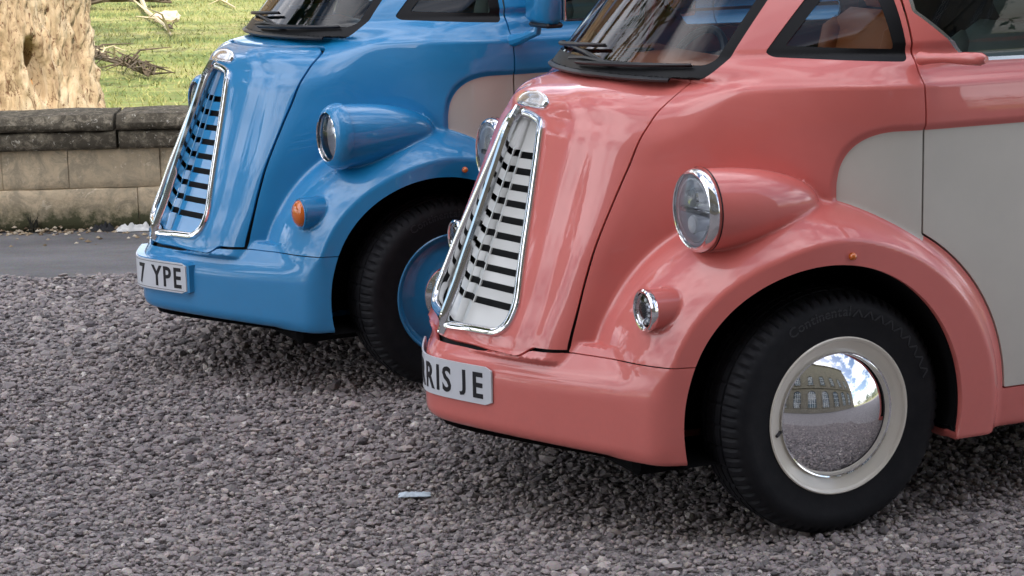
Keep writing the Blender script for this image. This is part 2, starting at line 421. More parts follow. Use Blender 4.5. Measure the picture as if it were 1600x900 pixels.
def surf_x(y, z, x0=-.4, x1=1.1):
    y = np.atleast_1d(np.asarray(y, float)); z = np.atleast_1d(np.asarray(z, float)); y, z = np.broadcast_arrays(y, z)
    xs = np.linspace(x1, x0, 260)[:, None]; f = van_sdf(xs + 0 * y[None], y[None] + 0 * xs, z[None] + 0 * xs)
    k = (f < 0).argmax(0); k = np.maximum(k, 1); j = np.arange(len(y)); fa, fb = f[k - 1, j], f[k, j]
    return xs[k - 1, 0] + (xs[k, 0] - xs[k - 1, 0]) * fa / (fa - fb + 1e-12)
def mirrorM(M): V, N, F = M; s = np.array([1, -1, 1.]); return V * s, N * s, F[:, ::-1]
def joinM(*Ms):
    V = []; N = []; F = []; b = 0
    for v, n, f in Ms: V.append(v); N.append(n); F.append(f + b); b += len(v)
    return np.concatenate(V), np.concatenate(N), np.concatenate(F)
def flange(M, depth, skip_mid=True):
    """turns the open edges of a panel inwards so it has thickness"""
    V, N, F = M; E_ = np.concatenate([F[:, [0, 1]], F[:, [1, 2]], F[:, [2, 0]]]); key = np.sort(E_, 1); k = key[:, 0].astype(np.int64) * len(V) + key[:, 1]
    u, ix, ct = np.unique(k, return_index=True, return_counts=True); B = E_[ix[ct == 1]]
    if skip_mid: B = B[~((np.abs(V[B[:, 0], 1]) < 1e-4) & (np.abs(V[B[:, 1], 1]) < 1e-4))]
    a, b = V[B[:, 0]], V[B[:, 1]]; na, nb = N[B[:, 0]], N[B[:, 1]]; t = b - a; out = np.cross(t, na + nb); out /= np.maximum(np.linalg.norm(out, axis=1, keepdims=True), 1e-12)
    n = len(B); V2 = np.concatenate([a, b, b - nb * depth, a - na * depth]); N2 = np.concatenate([out * .8 + na * .6, out * .8 + nb * .6, out, out]); N2 /= np.linalg.norm(N2, axis=1, keepdims=True)
    i = np.arange(n); q = np.concatenate([np.stack([i + n, i, i + 3 * n], 1), np.stack([i + n, i + 3 * n, i + 2 * n], 1)])
    return joinM(M, (V2, N2, q))
def part(name, M, mt, parent, label=None):
    V, N, F = M
    if len(F) == 0: return None
    o = link(name, np_mesh(name, V, F, mt, N=N), parent)
    if label: o['label'] = label
    return o

GX = axis([(-4.25, -1.0, .055), (-1.0, -.7, .02), (-.7, .95, .0102)])
GY = axis([(-.03, 1.02, .0102)])
GZ = axis([(.19, 1.58, .0102), (1.58, 2.2, .035)])
def half_surface(GX, GY, GZ, lim=.008):
    V_, Q_ = surface_nets(GX, GY, GZ)
    V_, N_ = project(V_, lim=lim)
    T_ = np.concatenate([Q_[:, [0, 1, 2]], Q_[:, [0, 2, 3]]])
    fn = np.cross(V_[T_[:, 1]] - V_[T_[:, 0]], V_[T_[:, 2]] - V_[T_[:, 0]]); wr = (fn * N_[T_[:, 0]]).sum(1) < 0
    T_[wr] = T_[wr][:, ::-1]
    return split((V_, N_, T_), -V_[:, 1])[0]          # the half with y > 0
BASE = half_surface(GX, GY, GZ)
COARSE = half_surface(axis([(-4.25, -.7, .08), (-.7, .98, .03)]), axis([(-.06, 1.05, .03)]), axis([(.16, 1.62, .03), (1.62, 2.25, .06)]), .02)
print('base', len(BASE[0]), len(BASE[2]))

# ------------------------------------------------------------------ panels
T_yb = ptab([.5, .56, .8, 1.05, 1.22, 1.30], [.458, .457, .452, .447, .44, .43])
def zbon(y): return .510 + .028 * sstep(.335, .385, np.abs(y))
def rwing(x, z):
    return np.sqrt(((x - WX) / np.where(x > WX, .545, .685)) ** 2 + ((z - WZ) / (.632 - .034 * sstep(-.1, .36, x))) ** 2)
WS_P = [(-.60, 1.296), (.505, 1.296), (.455, 1.88), (-.60, 1.88)]
WS_Q = [(-.60, 1.318), (.50, 1.318), (.455, 1.88), (-.60, 1.88)]
QW_P = [(.092, 1.366), (-.252, 1.352), (-.252, 1.74)]
DW_P = [(-.285, 1.88), (-.285, 1.49), (-.435, 1.345), (-1.09, 1.335), (-1.09, 1.86)]
GR_P = [(-.30, 1.194), (.06, 1.184), (.118, 1.168), (.137, 1.120), (.290, .650), (.285, .592), (.245, .562), (-.30, .536)]
def cut_common():
    M = BASE
    V = M[0]; M = split(M, np.maximum((archr(V[:, 0], V[:, 2]) - 1) * .42, .5 - V[:, 1]))[1]
    V = M[0]; M = split(M, np.maximum(np.hypot(V[:, 0] - RAX, V[:, 2] - WZ) - .42, .5 - V[:, 1]))[1]
    out = {}
    V = M[0]; I = COARSE; V = I[0]; I = split(I, np.maximum((archr(V[:, 0], V[:, 2]) - 1) * .42, .5 - V[:, 1]))[1]; V = I[0]; I = split(I, np.maximum(np.hypot(V[:, 0] - RAX, V[:, 2] - WZ) - .42, .5 - V[:, 1]))[1]
    V = I[0]; I = split(I, np.maximum(np.hypot(V[:, 1] - .715, V[:, 2] - .965) - .125, -V[:, 0]))[1]; V = I[0]; I = split(I, np.maximum(np.hypot(V[:, 1] - .69, V[:, 2] - .69) - .07, .3 - V[:, 0]))[1]
    V = I[0]; I = split(I, V[:, 2] - 1.255)[0]; V = I[0]; I = split(I, np.maximum(poly_sdf(GR_P, V[:, 1], V[:, 2]), .3 - V[:, 0]))[1]
    out['inner'] = (I[0] - I[1] * .034, I[1], I[2])
    def window(M, P2, ax2, cond, r, band, inset, P3=None):
        V = M[0]; f = np.maximum(poly_sdf(P2, V[:, ax2], V[:, 2], r), cond(V)); w_, M = split(M, f)
        V = w_[0]; f = np.maximum(poly_sdf(P3 or P2, V[:, ax2], V[:, 2], r) + band, cond(V)); g_, s_ = split(w_, f)
        g_ = (g_[0] - g_[1] * inset, g_[1], g_[2]); s_ = (s_[0] - s_[1] * .003, s_[1], s_[2])
        return M, g_, s_
    M, out['ws_g'], out['ws_s'] = window(M, WS_P, 1, lambda V: -.40 - V[:, 0], .045, .024, .006, WS_Q)
    M, out['qw_g'], out['qw_s'] = window(M, QW_P, 0, lambda V: .56 - V[:, 1], .022, .034, .006)
    V = M[0]; D = np.maximum.reduce([V[:, 0] + .268, (.938 - rwing(V[:, 0], V[:, 2])) * .6, .372 - V[:, 2], V[:, 2] - 1.925, -1.17 - V[:, 0], .4 - V[:, 1]])
    door, M = split(M, D + .003); V = M[0]
    D = np.maximum.reduce([V[:, 0] + .268, (.938 - rwing(V[:, 0], V[:, 2])) * .6, .372 - V[:, 2], V[:, 2] - 1.925, -1.17 - V[:, 0], .4 - V[:, 1]])
    M = split(M, D - .003)[1]
    door, out['dw_g'], out['dw_s'] = window(door, DW_P, 0, lambda V: .4 - V[:, 1], .02, .010, .008)
    V = door[0]; cf_ = smax(V[:, 0] + .03, V[:, 2] - 1.168, .16) + .006
    out['door_c'], out['door'] = split(door, cf_)
    # cream part of the side, ahead of and behind the door
    V = M[0]; cf_ = np.maximum.reduce([smax(V[:, 0] + .03, V[:, 2] - 1.168, .16) + .006, .7 - V[:, 1], np.where(V[:, 0] < -.7, -1, -.272 - V[:, 0]), -van_sdf(*V.T, wing_side=True) + .004, .372 - V[:, 2]])
    out['cream'], M = split(M, cf_)
    V = M[0]; zs = zbon(V[:, 1]); f = np.maximum(V[:, 2] - zs + .003, .32 - V[:, 0])
    out['bumper'], M = split(M, f); V = M[0]
    f = np.maximum(V[:, 2] - zbon(V[:, 1]) - np.where(V[:, 1] < .46, .011 - .006 * np.clip(V[:, 1] / .6, 0, 1), .0005), .32 - V[:, 0]); M = split(M, f)[1]
    return out, M
PARTS, REST = cut_common()
def cut_bonnet(style):
    M = REST; V = M[0]
    def fb(V):
        f = V[:, 1] - T_yb(V[:, 2]); f = np.maximum(f, .2 - V[:, 0])
        f = np.maximum(f, V[:, 2] - 1.45)
        if style == 'short': f = smax(f, V[:, 2] - (1.262 + .01 * V[:, 1]), .055)
        return f
    gp = .0022 if style == 'long' else .0034
    f = fb(V); b, M = split(M, f + gp); f = fb(M[0]); M = split(M, f - gp)[1]
    V = b[0]; b = split(b, poly_sdf(GR_P, V[:, 1], V[:, 2]))[1]
    return b, M
def grille_outline(n=22, inset=0.0):
    """outline of the left half of the grille opening, from the top of the bar round to its foot"""
    P = GR_P[1:-1]; pts = [(0.0, 1.192)] + list(P) + [(0.0, .548)]
    pts = np.array(pts); out = []
    for i in range(len(pts) - 1):
        a, b = pts[i], pts[i + 1]; k = max(2, int(np.hypot(*(b - a)) / .012))
        for j in range(k): out.append(a + (b - a) * j / k)
    out.append(pts[-1]); out = np.array(out)
    for _ in range(3): out[1:-1] = .25 * out[:-2] + .5 * out[1:-1] + .25 * out[2:]
    if inset:
        t = np.gradient(out, axis=0); n_ = np.stack([t[:, 1], -t[:, 0]], 1); n_ /= np.linalg.norm(n_, axis=1, keepdims=True); out = out + n_ * inset
    return out
def front_pts(yz, out=0.0):
    x = surf_x(yz[:, 0], yz[:, 1]); P = np.stack([x, yz[:, 0], yz[:, 1]], 1); g = grad(P); g /= np.linalg.norm(g, axis=1, keepdims=True); g[yz[:, 0] < 0, 1] *= 1
    return P + g * out, g
def text_mesh(ch, size, depth=.0015, bold=.0):
    cu_ = bpy.data.curves.new('letters', 'FONT'); cu_.body = ch; cu_.size = size; cu_.extrude = depth; cu_.offset = bold; cu_.align_x = 'CENTER'; cu_.resolution_u = 3
    o = bpy.data.objects.new('letters', cu_); me = bpy.data.meshes.new_from_object(o)
    bpy.data.objects.remove(o); V = np.array([v.co[:] for v in me.vertices]).reshape(-1, 3); F = [list(p.vertices) for p in me.polygons]
    bpy.data.meshes.remove(me); bpy.data.curves.remove(cu_); return V, F

# ------------------------------------------------------------------ the van
def build_van(cfg):
    P = cfg['paint']; root = empty('van', cfg['loc'], cfg['yaw'])
    tag(root, cfg['label'], 'van', cfg.get('group'))
    bon, rest = cut_bonnet(cfg['bonnet'])
    Vr = rest[0]; rl_ = .100 if cfg['lamp'] == 'chrome' else .092
    rest = split(rest, np.maximum(np.hypot(Vr[:, 1] - .715, Vr[:, 2] - .965) - rl_, .34 - Vr[:, 0]))[1]
    Vr = rest[0]; rest = split(rest, np.maximum(np.hypot(Vr[:, 1] - .690, Vr[:, 2] - .690) - .047, .50 - Vr[:, 0]))[1]
    both = lambda M: joinM(M, mirrorM(M))
    part('body_shell', both(flange(rest, .022)), P, root)
    part('bonnet', both(flange(bon, .018)), P, root)
    part('front_bumper', both(flange(PARTS['bumper'], .018)), P, root)
    part('inner_panel', both(PARTS['inner']), M_BUMPW, root)
    ws = part('windscreen', both(PARTS['ws_g']), M_GLASS, root); part('windscreen_seal', both(PARTS['ws_s']), M_SEAL, ws)
    for sgn in (1, -1):
        fx = (lambda M: M) if sgn > 0 else mirrorM
        qw = part('quarter_window', fx(PARTS['qw_g']), M_GLASS, root); part('window_seal', fx(PARTS['qw_s']), M_SEAL, qw)
        part('two_tone_panel', fx(PARTS['cream']), cfg['cream'], root)
        d = part('door', fx(flange(PARTS['door'], .03)), P, root); part('door_glass', fx(PARTS['dw_g']), M_GLASS, d); part('window_trim', fx(flange(PARTS['dw_s'], .012)), M_STEEL, d)
        part('two_tone_panel', fx(flange(PARTS['door_c'], .02)), cfg['cream'], d)
    # wheel wells
    for cx, R_ in ((WX, AR + .002), (RAX, .422)):
        for sgn in (1, -1):
            m = MB(); a = np.linspace(-.25, math.pi + .25, 40); V = []; n = len(a)
            for t in a:
                x_ = cx + R_ * math.cos(t) * (.872 if cx == WX and math.cos(t) > 0 else 1); z_ = max(.275, WZ + R_ * math.sin(t)); y1 = float(lipf(x_)) - .02 if cx == WX else .865
                V += [(x_, sgn * y1, z_), (x_, sgn * .52, z_)]
            F = [[2 * i, 2 * i + 1, 2 * i + 3, 2 * i + 2] for i in range(n - 1)] + [[2 * i + 1 for i in range(n)]]
            m.add(V, F).build('wheel_well', M_WELL, root)
    # grille
    gf = grille_outline(inset=.004); Pf, nf = front_pts(gf, .002)
    full = np.concatenate([Pf, (Pf[1:-1] * [1, -1, 1])[::-1]]); fn_ = np.concatenate([nf, (nf[1:-1] * [1, -1, 1])[::-1]])
    prof = [(-.015, -.008), (-.0145, .004), (-.010, .010), (0, .0125), (.009, .010), (.0125, .002), (.013, -.045)]
    g = fix_normals(MB().sweep(full, fn_, prof, True).build('grille', M_CHROME, root, angle=50))
    ys = lambda z: np.interp(z, [.535, .56, .592, .65, 1.125, 1.166, 1.2], [.22, .250, .280, .286, .132, .108, .05])
    fo = lambda z: .034 * ys(z) / .286 + .008
    dep = lambda y, z: -.032 - .020 * max(0, 1 - y / fo(z))
    def gx(y, z): return surf_x(y, z)[0] + float(dep(float(y), z))
    ns = cfg['slots']; z0, z1 = .633, 1.060; pit = (z1 - z0) / (ns - 1); hh = cfg['slot_h'] / 2
    edges = [.555] + sum([[z0 + i * pit - hh, z0 + i * pit + hh] for i in range(ns)], []) + [1.165]
    def quad_strip(m, cols, za, zb, th=.004):
        V = []; 
        for z, c_ in ((za, 0), (zb, 1)):
            for y in cols(z): V += [(gx(y, z), y, z), (gx(y, z) - th, y, z)]
        k = len(V) // 4; F = []
        for i in range(k - 1):
            a, b = 2 * i, 2 * k + 2 * i
            F += [[a, a + 2, b + 2, b], [a + 1, b + 1, b + 3, a + 3], [a, a + 1, a + 3, a + 2], [b, b + 2, b + 3, b + 1]]
        F += [[0, 2 * k, 2 * k + 1, 1], [2 * k - 2, 2 * k - 1, 4 * k - 1, 4 * k - 2]]
        m.add(V, F)
    for i in range(0, len(edges) - 1, 2):        # solid slats between the slots
        za, zb = edges[i], edges[i + 1]
        for sg in (1, -1):
            m = MB(); quad_strip(m, lambda z: [0.001, fo(z), ys(z)], za, zb)
            if sg < 0: m.V = [(a, -b, c_) for a, b, c_ in m.V]; m.F = [f[::-1] for f in m.F]
            m.build('grille_slat', cfg['grille'], g, angle=20)
    for sg in (1, -1):                             # uprights that close the slot ends
        for k_, cols in enumerate((lambda z: [fo(z) - .0035, fo(z) + .0035], lambda z: [ys(z) - .018, ys(z)])):
            m = MB(); zl = np.linspace(edges[1] - .004, edges[-2] + .004, 22); V = []
            for z in zl:
                for y in cols(z): V += [(gx(y, z) + .0012, y, z), (gx(y, z) - .004, y, z)]
            F = []
            for i in range(21):
                a = 4 * i; F += [[a, a + 2, a + 6, a + 4], [a + 1, a + 5, a + 7, a + 3], [a, a + 4, a + 5, a + 1], [a + 2, a + 3, a + 7, a + 6]]
            F += [[0, 1, 3, 2], [84, 86, 87, 85]]; m.add(V, F)
            if sg < 0: m.V = [(a, -b, c_) for a, b, c_ in m.V]; m.F = [f[::-1] for f in m.F]
            m.build('grille_upright', cfg['grille'], g, angle=20)
    m = MB(); V = []                               # black backing behind the slots
    zz = np.linspace(.54, 1.19, 14)
    for z in zz: V += [(surf_x(0, z)[0] - .10 - abs(y) * .15, y, z) for y in (-float(ys(z)) - .02, 0, float(ys(z)) + .02)]
    m.add(V, [[3 * i + j, 3 * i + j + 1, 3 * i + j + 4, 3 * i + j + 3] for i in range(13) for j in range(2)]).build('radiator_backing', M_BUMPW, g)
    zb = np.linspace(1.205, .528, 30); xb_ = surf_x(0 * zb, np.clip(zb, .54, 1.2)); xb_ = np.where(zb < .56, xb_[-4] + (.56 - zb) * .35 + .006, xb_)
    pts = np.stack([xb_ + .018, 0 * zb, zb], 1)
    wds = np.interp(zb, [.53, .56, 1.15, 1.205], [.009, .011, .0155, .013])
    V = []; F = []; pr = [(-1, -1.2), (-1, .2), (-.55, 1.1), (.55, 1.1), (1, .2), (1, -1.2)]
    for i, p in enumerate(pts):
        for (u, v) in pr: V.append((p[0] + v * .011 * .94, u * wds[i], p[2] + v * .011 * .33))
    k = len(pr)
    for i in range(len(pts) - 1):
        for j in range(k): F.append([i * k + j, i * k + (j + 1) % k, (i + 1) * k + (j + 1) % k, (i + 1) * k + j])
    F += [list(range(k))[::-1], [(len(pts) - 1) * k + j for j in range(k)]]
    fix_normals(MB().add(V, F).build('centre_bar', M_CHROME, g, angle=30))
    # badge over the grille
    a = np.linspace(0, 2 * math.pi, 41)[:-1]; hw, hh_ = .098, .018
    yy = np.sign(np.cos(a)) * np.abs(np.cos(a)) ** .55 * hw; zz = 1.219 + np.sign(np.sin(a)) * np.abs(np.sin(a)) ** .8 * hh_ - .05 * np.abs(yy) * 1.2
    rows = []; V = []; F = []
    for sc_, off in ((1.0, -.004), (1.0, .009), (.92, .014), (.84, .0115), (.5, .012), (.02, .0125)):
        y2 = yy * sc_; z2 = (zz - (1.219 - .06 * np.abs(yy))) * sc_ + 1.219 - .06 * np.abs(y2); Pp, nn = front_pts(np.stack([np.abs(y2), z2], 1), off); Pp[:, 1] = np.sign(y2) * np.abs(Pp[:, 1]); V += [tuple(q) for q in Pp]
    k = len(a)
    for r_ in range(5):
        for j in range(k): F.append([r_ * k + j, r_ * k + (j + 1) % k, (r_ + 1) * k + (j + 1) % k, (r_ + 1) * k + j])
    me = np_mesh('badge', V, F, [M_CHROME, cfg['badge']]); me.polygons.foreach_set('material_index', [1 if i >= 3 * k else 0 for i in range(len(F))])
    fix_normals(link('badge', me, root))
    # headlamps
    for sgn in (1, -1):
        cy = .715 * sgn; cz = .965; bm_ = cfg['lamp']
        if bm_ == 'chrome':
            R0 = .117; h = MB().lathe([(.33, .08), (.335, .088), (.372, .103), (.400, .106)], (0, cy, cz), 'x', 48); rl = .1015
            bez = [(.370, R0 + .001), (.378, R0 + .002), (.385, R0), (.391, R0 - .004), (.395, R0 - .009), (.394, R0 - .013), (.389, R0 - .015), (.38, R0 - .0155)]
        else:
            R0 = .120; h = MB().lathe([(.33, .06), (.34, .072), (.372, .086), (.400, .090)], (0, cy, cz), 'x', 48); rl = .088
            bez = [(.362, R0 - .004), (.366, R0 - .004), (.368, R0 + .002), (.385, R0 + .002), (.405, R0 - .004), (.420, R0 - .016), (.426, R0 - .028), (.424, R0 - .031)]
        bowl = [(.30, .004), (.302, .04), (.315, .07), (.345, .09 if rl > .09 else .082), (.385, rl)]
        H = MB().lathe(bowl, (0, cy, cz), 'x', 40, cap0=True).build('headlamp', M_REFL, root)
        fix_normals(MB().lathe(bez, (0, cy, cz), 'x', 64).build('bezel', M_CHROME if bm_ == 'chrome' else P, H))
        if bm_ != 'chrome': fix_normals(MB().lathe([(.420, .093), (.426, .092), (.428, .089), (.424, .087), (.41, .087)], (0, cy, cz), 'x', 56).build('chrome_rim', M_CHROME, H))
        else: MB().lathe([(.364, .1215), (.359, .121)], (0, cy, cz), 'x', 64).build('rubber_gasket', M_SEAL, H)
        lx = .390 if bm_ == 'chrome' else .415
        lens = [(lx, rl)] + [(lx + .022 * (1 - (q / 1.0) ** 2), rl * q) for q in (.9, .75, .55, .3, .02)]
        fix_normals(MB().lathe(lens, (0, cy, cz), 'x', 40).build('lens', M_LENS, H))
        # projector, bridge and daylight bar inside the lamp
        fix_normals(MB().lathe([(.31, .02), (.375, .024), (.386, .030), (.392, .026), (.388, .0)], (0, cy, cz + .035), 'x', 20).build('projector', M_CHROME if bm_ == 'chrome' else M_REFL, H))
        if bm_ == 'chrome':
            fix_normals(MB().lathe([(.31, .02), (.375, .022), (.386, .027), (.392, .024), (.388, .0)], (0, cy, cz - .04), 'x', 20).build('projector', M_REFL, H))
            MB().box((.375, cy, cz - .004), (.02, .17, .018), bev=.004).build('bridge', M_STEEL, H)
            aa = np.linspace(.35, 2 * math.pi - .35, 30) + math.pi / 2 * 0 
            MB().tube([(.386, cy + sgn * .088 * math.cos(t), cz + .088 * math.sin(t)) for t in aa], .0035, 6).build('daylight_strip', M_WHITE, H)
        else:
            MB().box((.365, cy, cz), (.01, .15, .006)).build('bridge', M_STEEL, H)
    # indicators
    for sgn in (1, -1):
        cy, cz, x0 = .690 * sgn, .690, .530
        if cfg['indicator'] == 'amber':
            I = fix_normals(MB().lathe([(x0 - .008, .0485), (x0 - .002, .051), (x0 + .002, .050), (x0 + .012, .046), (x0 + .022, .032), (x0 + .027, .012), (x0 + .0275, .0)], (0, cy, cz), 'x', 32).build('indicator', M_AMBER, root))
            MB().lathe([(x0 - .003, .055), (x0 + .001, .056), (x0 + .003, .052), (x0 + .001, .049)], (0, cy, cz), 'x', 32).build('indicator_rim', P, I)
        else:
            I = fix_normals(MB().lathe([(x0 - .012, .0585), (x0 - .002, .061), (x0 + .004, .0605), (x0 + .008, .056), (x0 + .007, .051), (x0 + .001, .049), (x0, .0)], (0, cy, cz), 'x', 40).build('indicator', M_CHROME, root))
            fix_normals(MB().lathe([(x0 + .004, .048), (x0 + .008, .034), (x0 + .0095, .015), (x0 + .01, 0)], (0, cy, cz), 'x', 32).build('lens', M_LENS, I))
            fix_normals(MB().lathe([(x0 + .0012, .026), (x0 + .007, .024), (x0 + .008, 0)], (0, cy, cz), 'x', 24).build('lamp_core', M_STEEL, I))
            for k in range(6):
                t = -1.15 + k * .46; MB().lathe([(0, .0058), (.003, .0045), (.0042, 0)], (x0 + .004, cy + .0355 * math.cos(t), cz + .0355 * math.sin(t)), 'x', 10).build('diode', M_WHITE, I)
    for sgn in (1, -1):   # side marker on the arch lip
        m = fix_normals(MB().lathe([(-.004, .011), (.004, .0115), (.010, .0095), (.014, .005), (.0155, 0)] if sgn > 0 else [(.004, .011), (-.004, .0115), (-.010, .0095), (-.014, .005), (-.0155, 0)], (.0 if cfg['bonnet'] == 'long' else -.03, .925 * sgn, .832), 'y', 16).build('side_marker', M_AMBER, root))
    # number plate
    pw, pz0, pz1 = .262, .352, .468
    def plate_x(y, o=0.0): return xbf(np.abs(y)) + .006 + o
    def slab(name, hw_, z0_, z1_, o0, o1, mt, par):
        ysn = np.linspace(-hw_, hw_, 25); V = []
        for y in ysn:
            rr = .010; ey = max(0, abs(y) - (hw_ - rr)); dz = rr - math.sqrt(max(rr * rr - ey * ey, 0))
            V += [(plate_x(y, o1), y, z0_ + dz), (plate_x(y, o1), y, z1_ - dz), (plate_x(y, o0), y, z1_ - dz), (plate_x(y, o0), y, z0_ + dz)]
        F = []
        for i in range(24):
            for j in range(4): F.append([4 * i + j, 4 * i + (j + 1) % 4, 4 * i + 4 + (j + 1) % 4, 4 * i + 4 + j])
        F += [[0, 1, 2, 3][::-1], [96, 97, 98, 99]]
        return fix_normals(MB().add(V, F).build(name, mt, par, angle=30))
    if cfg['plinth']: slab('plate_plinth', pw + .012, pz0 - .004, pz1 + .004, -.03, .012, P, root); o_ = .012
    else: o_ = -.003
    pl = slab('number_plate', pw, pz0, pz1, o_, o_ + .005, M_WHITE, root)
    if cfg['plinth']:      # thin printed border
        for z_ in (pz0 + .006, pz1 - .008):
            V = []; ysn = np.linspace(-pw + .01, pw - .01, 21)
            for y in ysn: V += [(plate_x(y, o_ + .0056), y, z_), (plate_x(y, o_ + .0056), y, z_ + .0018)]
            MB().add(V, [[2 * i, 2 * i + 2, 2 * i + 3, 2 * i + 1] for i in range(20)]).build('plate_border', M_PLBLACK, pl)
    for ch, yc in cfg['letters']:
        V, F = text_mesh(ch, .108, .0006, .0022)
        zc_ = (V[:, 1].min() + V[:, 1].max()) / 2; hgt = V[:, 1].max() - V[:, 1].min(); V[:, 1] = (V[:, 1] - zc_) * .079 / hgt + (pz0 + pz1) / 2 - .001
        V[:, 0] *= .74; y = V[:, 0] - (V[:, 0].min() + V[:, 0].max()) / 2 + yc
        W_ = np.stack([plate_x(y, o_ + .0058) + V[:, 2], y, V[:, 1]], 1); MB().add(W_, F).build('plate_letter', M_PLBLACK, pl, smooth=False)
    # wipers
    def wiper(p0, p1, piv, lift=.012):
        a = np.linspace(0, 1, 14); yy = p0[0] + (p1[0] - p0[0]) * a; zz = p0[1] + (p1[1] - p0[1]) * a
        Pp, nn = front_pts(np.stack([np.abs(yy), zz], 1), lift); Pp[:, 1] = yy
        wb = MB().tube(Pp, [.004 + .004 * math.sin(math.pi * t) for t in a], 6).build('wiper', M_BLACK, root)
        Pb, _ = front_pts(np.stack([np.abs(yy), zz], 1), .005); Pb[:, 1] = yy; MB().tube(Pb, .0035, 5).build('wiper_blade', M_SEAL, wb)
        mid = Pp[6]; q, _ = front_pts(np.array([[abs(piv[0]), piv[1]]]), .018); q = q[0]; q[1] = piv[0]
        k = (np.array(mid) + q) / 2 + np.array([.018, 0, .018])
        MB().tube([q, q * .6 + k * .4 + [.008, 0, .008], k, mid], [.011, .009, .007, .005], 6).build('wiper_arm', M_BLACK, wb)
        MB().lathe([(-.02, .015), (.010, .014), (.016, .009), (.017, 0)], tuple(q), 'z', 14).build('wiper_pivot', M_BLACK, wb)
    wiper((-.44, 1.345), (.08, 1.375), (.16, 1.292)); wiper((-.02, 1.318), (.44, 1.335), (-.20, 1.292))
    V = []
    ysn = np.linspace(-.40, .40, 21); Pp, nn = front_pts(np.stack([np.abs(ysn), 1.302 + 0 * ysn], 1), .006); Pp[:, 1] = ysn
    MB().sweep(Pp, [(.6, 0, .8)] * 21, [(-.008, -.004), (-.007, .003), (.006, .003), (.008, -.004)], False).build('scuttle_panel', M_BLACK, root)
    # mirrors
    for sgn in (1, -1):
        if cfg['mirror'] == 'camera':
            pts = [(-.268, .855, 1.362), (-.275, .885, 1.364), (-.295, .93, 1.368), (-.32, .99, 1.370), (-.34, 1.035, 1.370), (-.345, 1.05, 1.370)]
            rd = [.024, .019, .017, .022, .022, .012]; m = MB().tube(pts, rd, 16)
            m.V = [(a, b * sgn, 1.368 + (c_ - 1.368) * .82) for a, b, c_ in m.V]; fix_normals(m.build('camera_mirror', P, root, angle=60))
        else:
            m = MB(); m.tube([(-.27, .86, 1.285), (-.285, .92, 1.30), (-.31, .985, 1.325), (-.315, .99, 1.37)], [.026, .018, .016, .014], 10); m.V = [(a, b * sgn, c_) for a, b, c_ in m.V]
            arm = fix_normals(m.build('mirror_arm', P, root))
            m = MB().box((-.32, 1.025 * sgn, 1.50), (.085, .185, .30), bev=.028); fix_normals(m.build('mirror_housing', P, arm, angle=60))
            MB().box((-.3635, 1.025 * sgn, 1.50), (.012, .16, .27), bev=.005).build('mirror_glass', M_CHROME, arm)
            MB().box((-.325, 1.025 * sgn, 1.352), (.07, .15, .02), bev=.008).build('mirror_foot', M_BLACK, arm)
    # cab interior
    cabf = MB().box((-.55, 0, .50), (1.3, 1.5, .04)).build('cab_floor', M_DARK, root)
    # dashboard with a rounded top
    V = []; prof_d = [(.22, 1.02), (.19, 1.225), (.12, 1.275), (.0, 1.305), (-.16, 1.31), (-.21, 1.26), (-.20, 1.10), (-.10, .95)]; ny = 17
    for i in range(ny):
        y = -.66 + 1.32 * i / (ny - 1); sh = -.34 * (abs(y) / .66) ** 2.5
        for (a, b) in prof_d: V.append((a + sh * (1 if a > .1 else .2), y, b))
    k = len(prof_d); F = [[i * k + j, i * k + j + 1, (i + 1) * k + j + 1, (i + 1) * k + j] for i in range(ny - 1) for j in range(k - 1)]
    dash = MB().add(V, F).build('dashboard', cfg['dash'], root, angle=60)
    for y in (.47, -.47): MB().lathe([(1.268, .05), (1.274, .05), (1.275, .044), (1.272, 0)], (-.06, y, .037), 'z', 20).build('speaker_grille', M_BLACK, dash)
    for y in (-.38, .38):
        sm_ = cfg['seat'] if y > 0 else cfg['dash2']
        s = MB().box((-.62, y, .74), (.50, .50, .16), bev=.05).build('seat', sm_, root, angle=60)
        R_ = Matrix.Rotation(math.radians(-14), 3, 'Y'); MB().box((-.90, y, 1.10), (.14, .48, .62), R_, bev=.05).build('backrest', sm_, s, angle=60)
        for yo in (-.19, .19): MB().box((-.87, y + yo, 1.12), (.16, .08, .5), R_, bev=.035).build('bolster', sm_, s, angle=60)
        MB().box((-.99, y, 1.50), (.10, .26, .18), R_, bev=.04).build('headrest', sm_, s, angle=60)
    st = MB(); a = np.linspace(0, 2 * math.pi, 33)[:-1]; st.tube([(-.20 - .19 * .45 * math.sin(t), -.38 + .19 * math.cos(t), 1.20 + .19 * .9 * math.sin(t)) for t in a], .014, 8, closed=True)
    sw = st.build('steering_wheel', M_BLACK, root); MB().tube([(-.20, -.38, 1.20), (-.05, -.38, 1.10)], [.045, .03], 12).build('steering_column', M_BLACK, sw)
    for t in (0, math.pi, 1.5 * math.pi): MB().tube([(-.20, -.38, 1.20), (-.20 - .19 * .45 * math.sin(t), -.38 + .19 * math.cos(t), 1.20 + .17 * math.sin(t))], .012, 6).build('spoke', M_BLACK, sw)
    MB().box((-1.16, 0, 1.18), (.03, 1.62, 1.4)).build('bulkhead', M_DARK, root)
    # chassis, added shade pieces below it, and wheels
    MB().box((-1.8, 0, .33), (4.2, .9, .10)).build('chassis', M_WELL, root)
    MB().box((-1.65, 0, .212), (4.35, 1.22, .062), bev=.02).build('shade_slab', M_WELL, root)  # unseen slab, added only to deepen the shade under the van
    ay_ = np.linspace(-.78, .78, 21); V = [(float(xbf(abs(y))) - .05, y, .243) for y in ay_] + [(-4.0, .80, .243), (-4.0, -.80, .243)]
    MB().add(V, [list(range(23))]).build('underbody_blackout', M_WELL, root)  # black sheet added below the painted floor to stop its bounce light
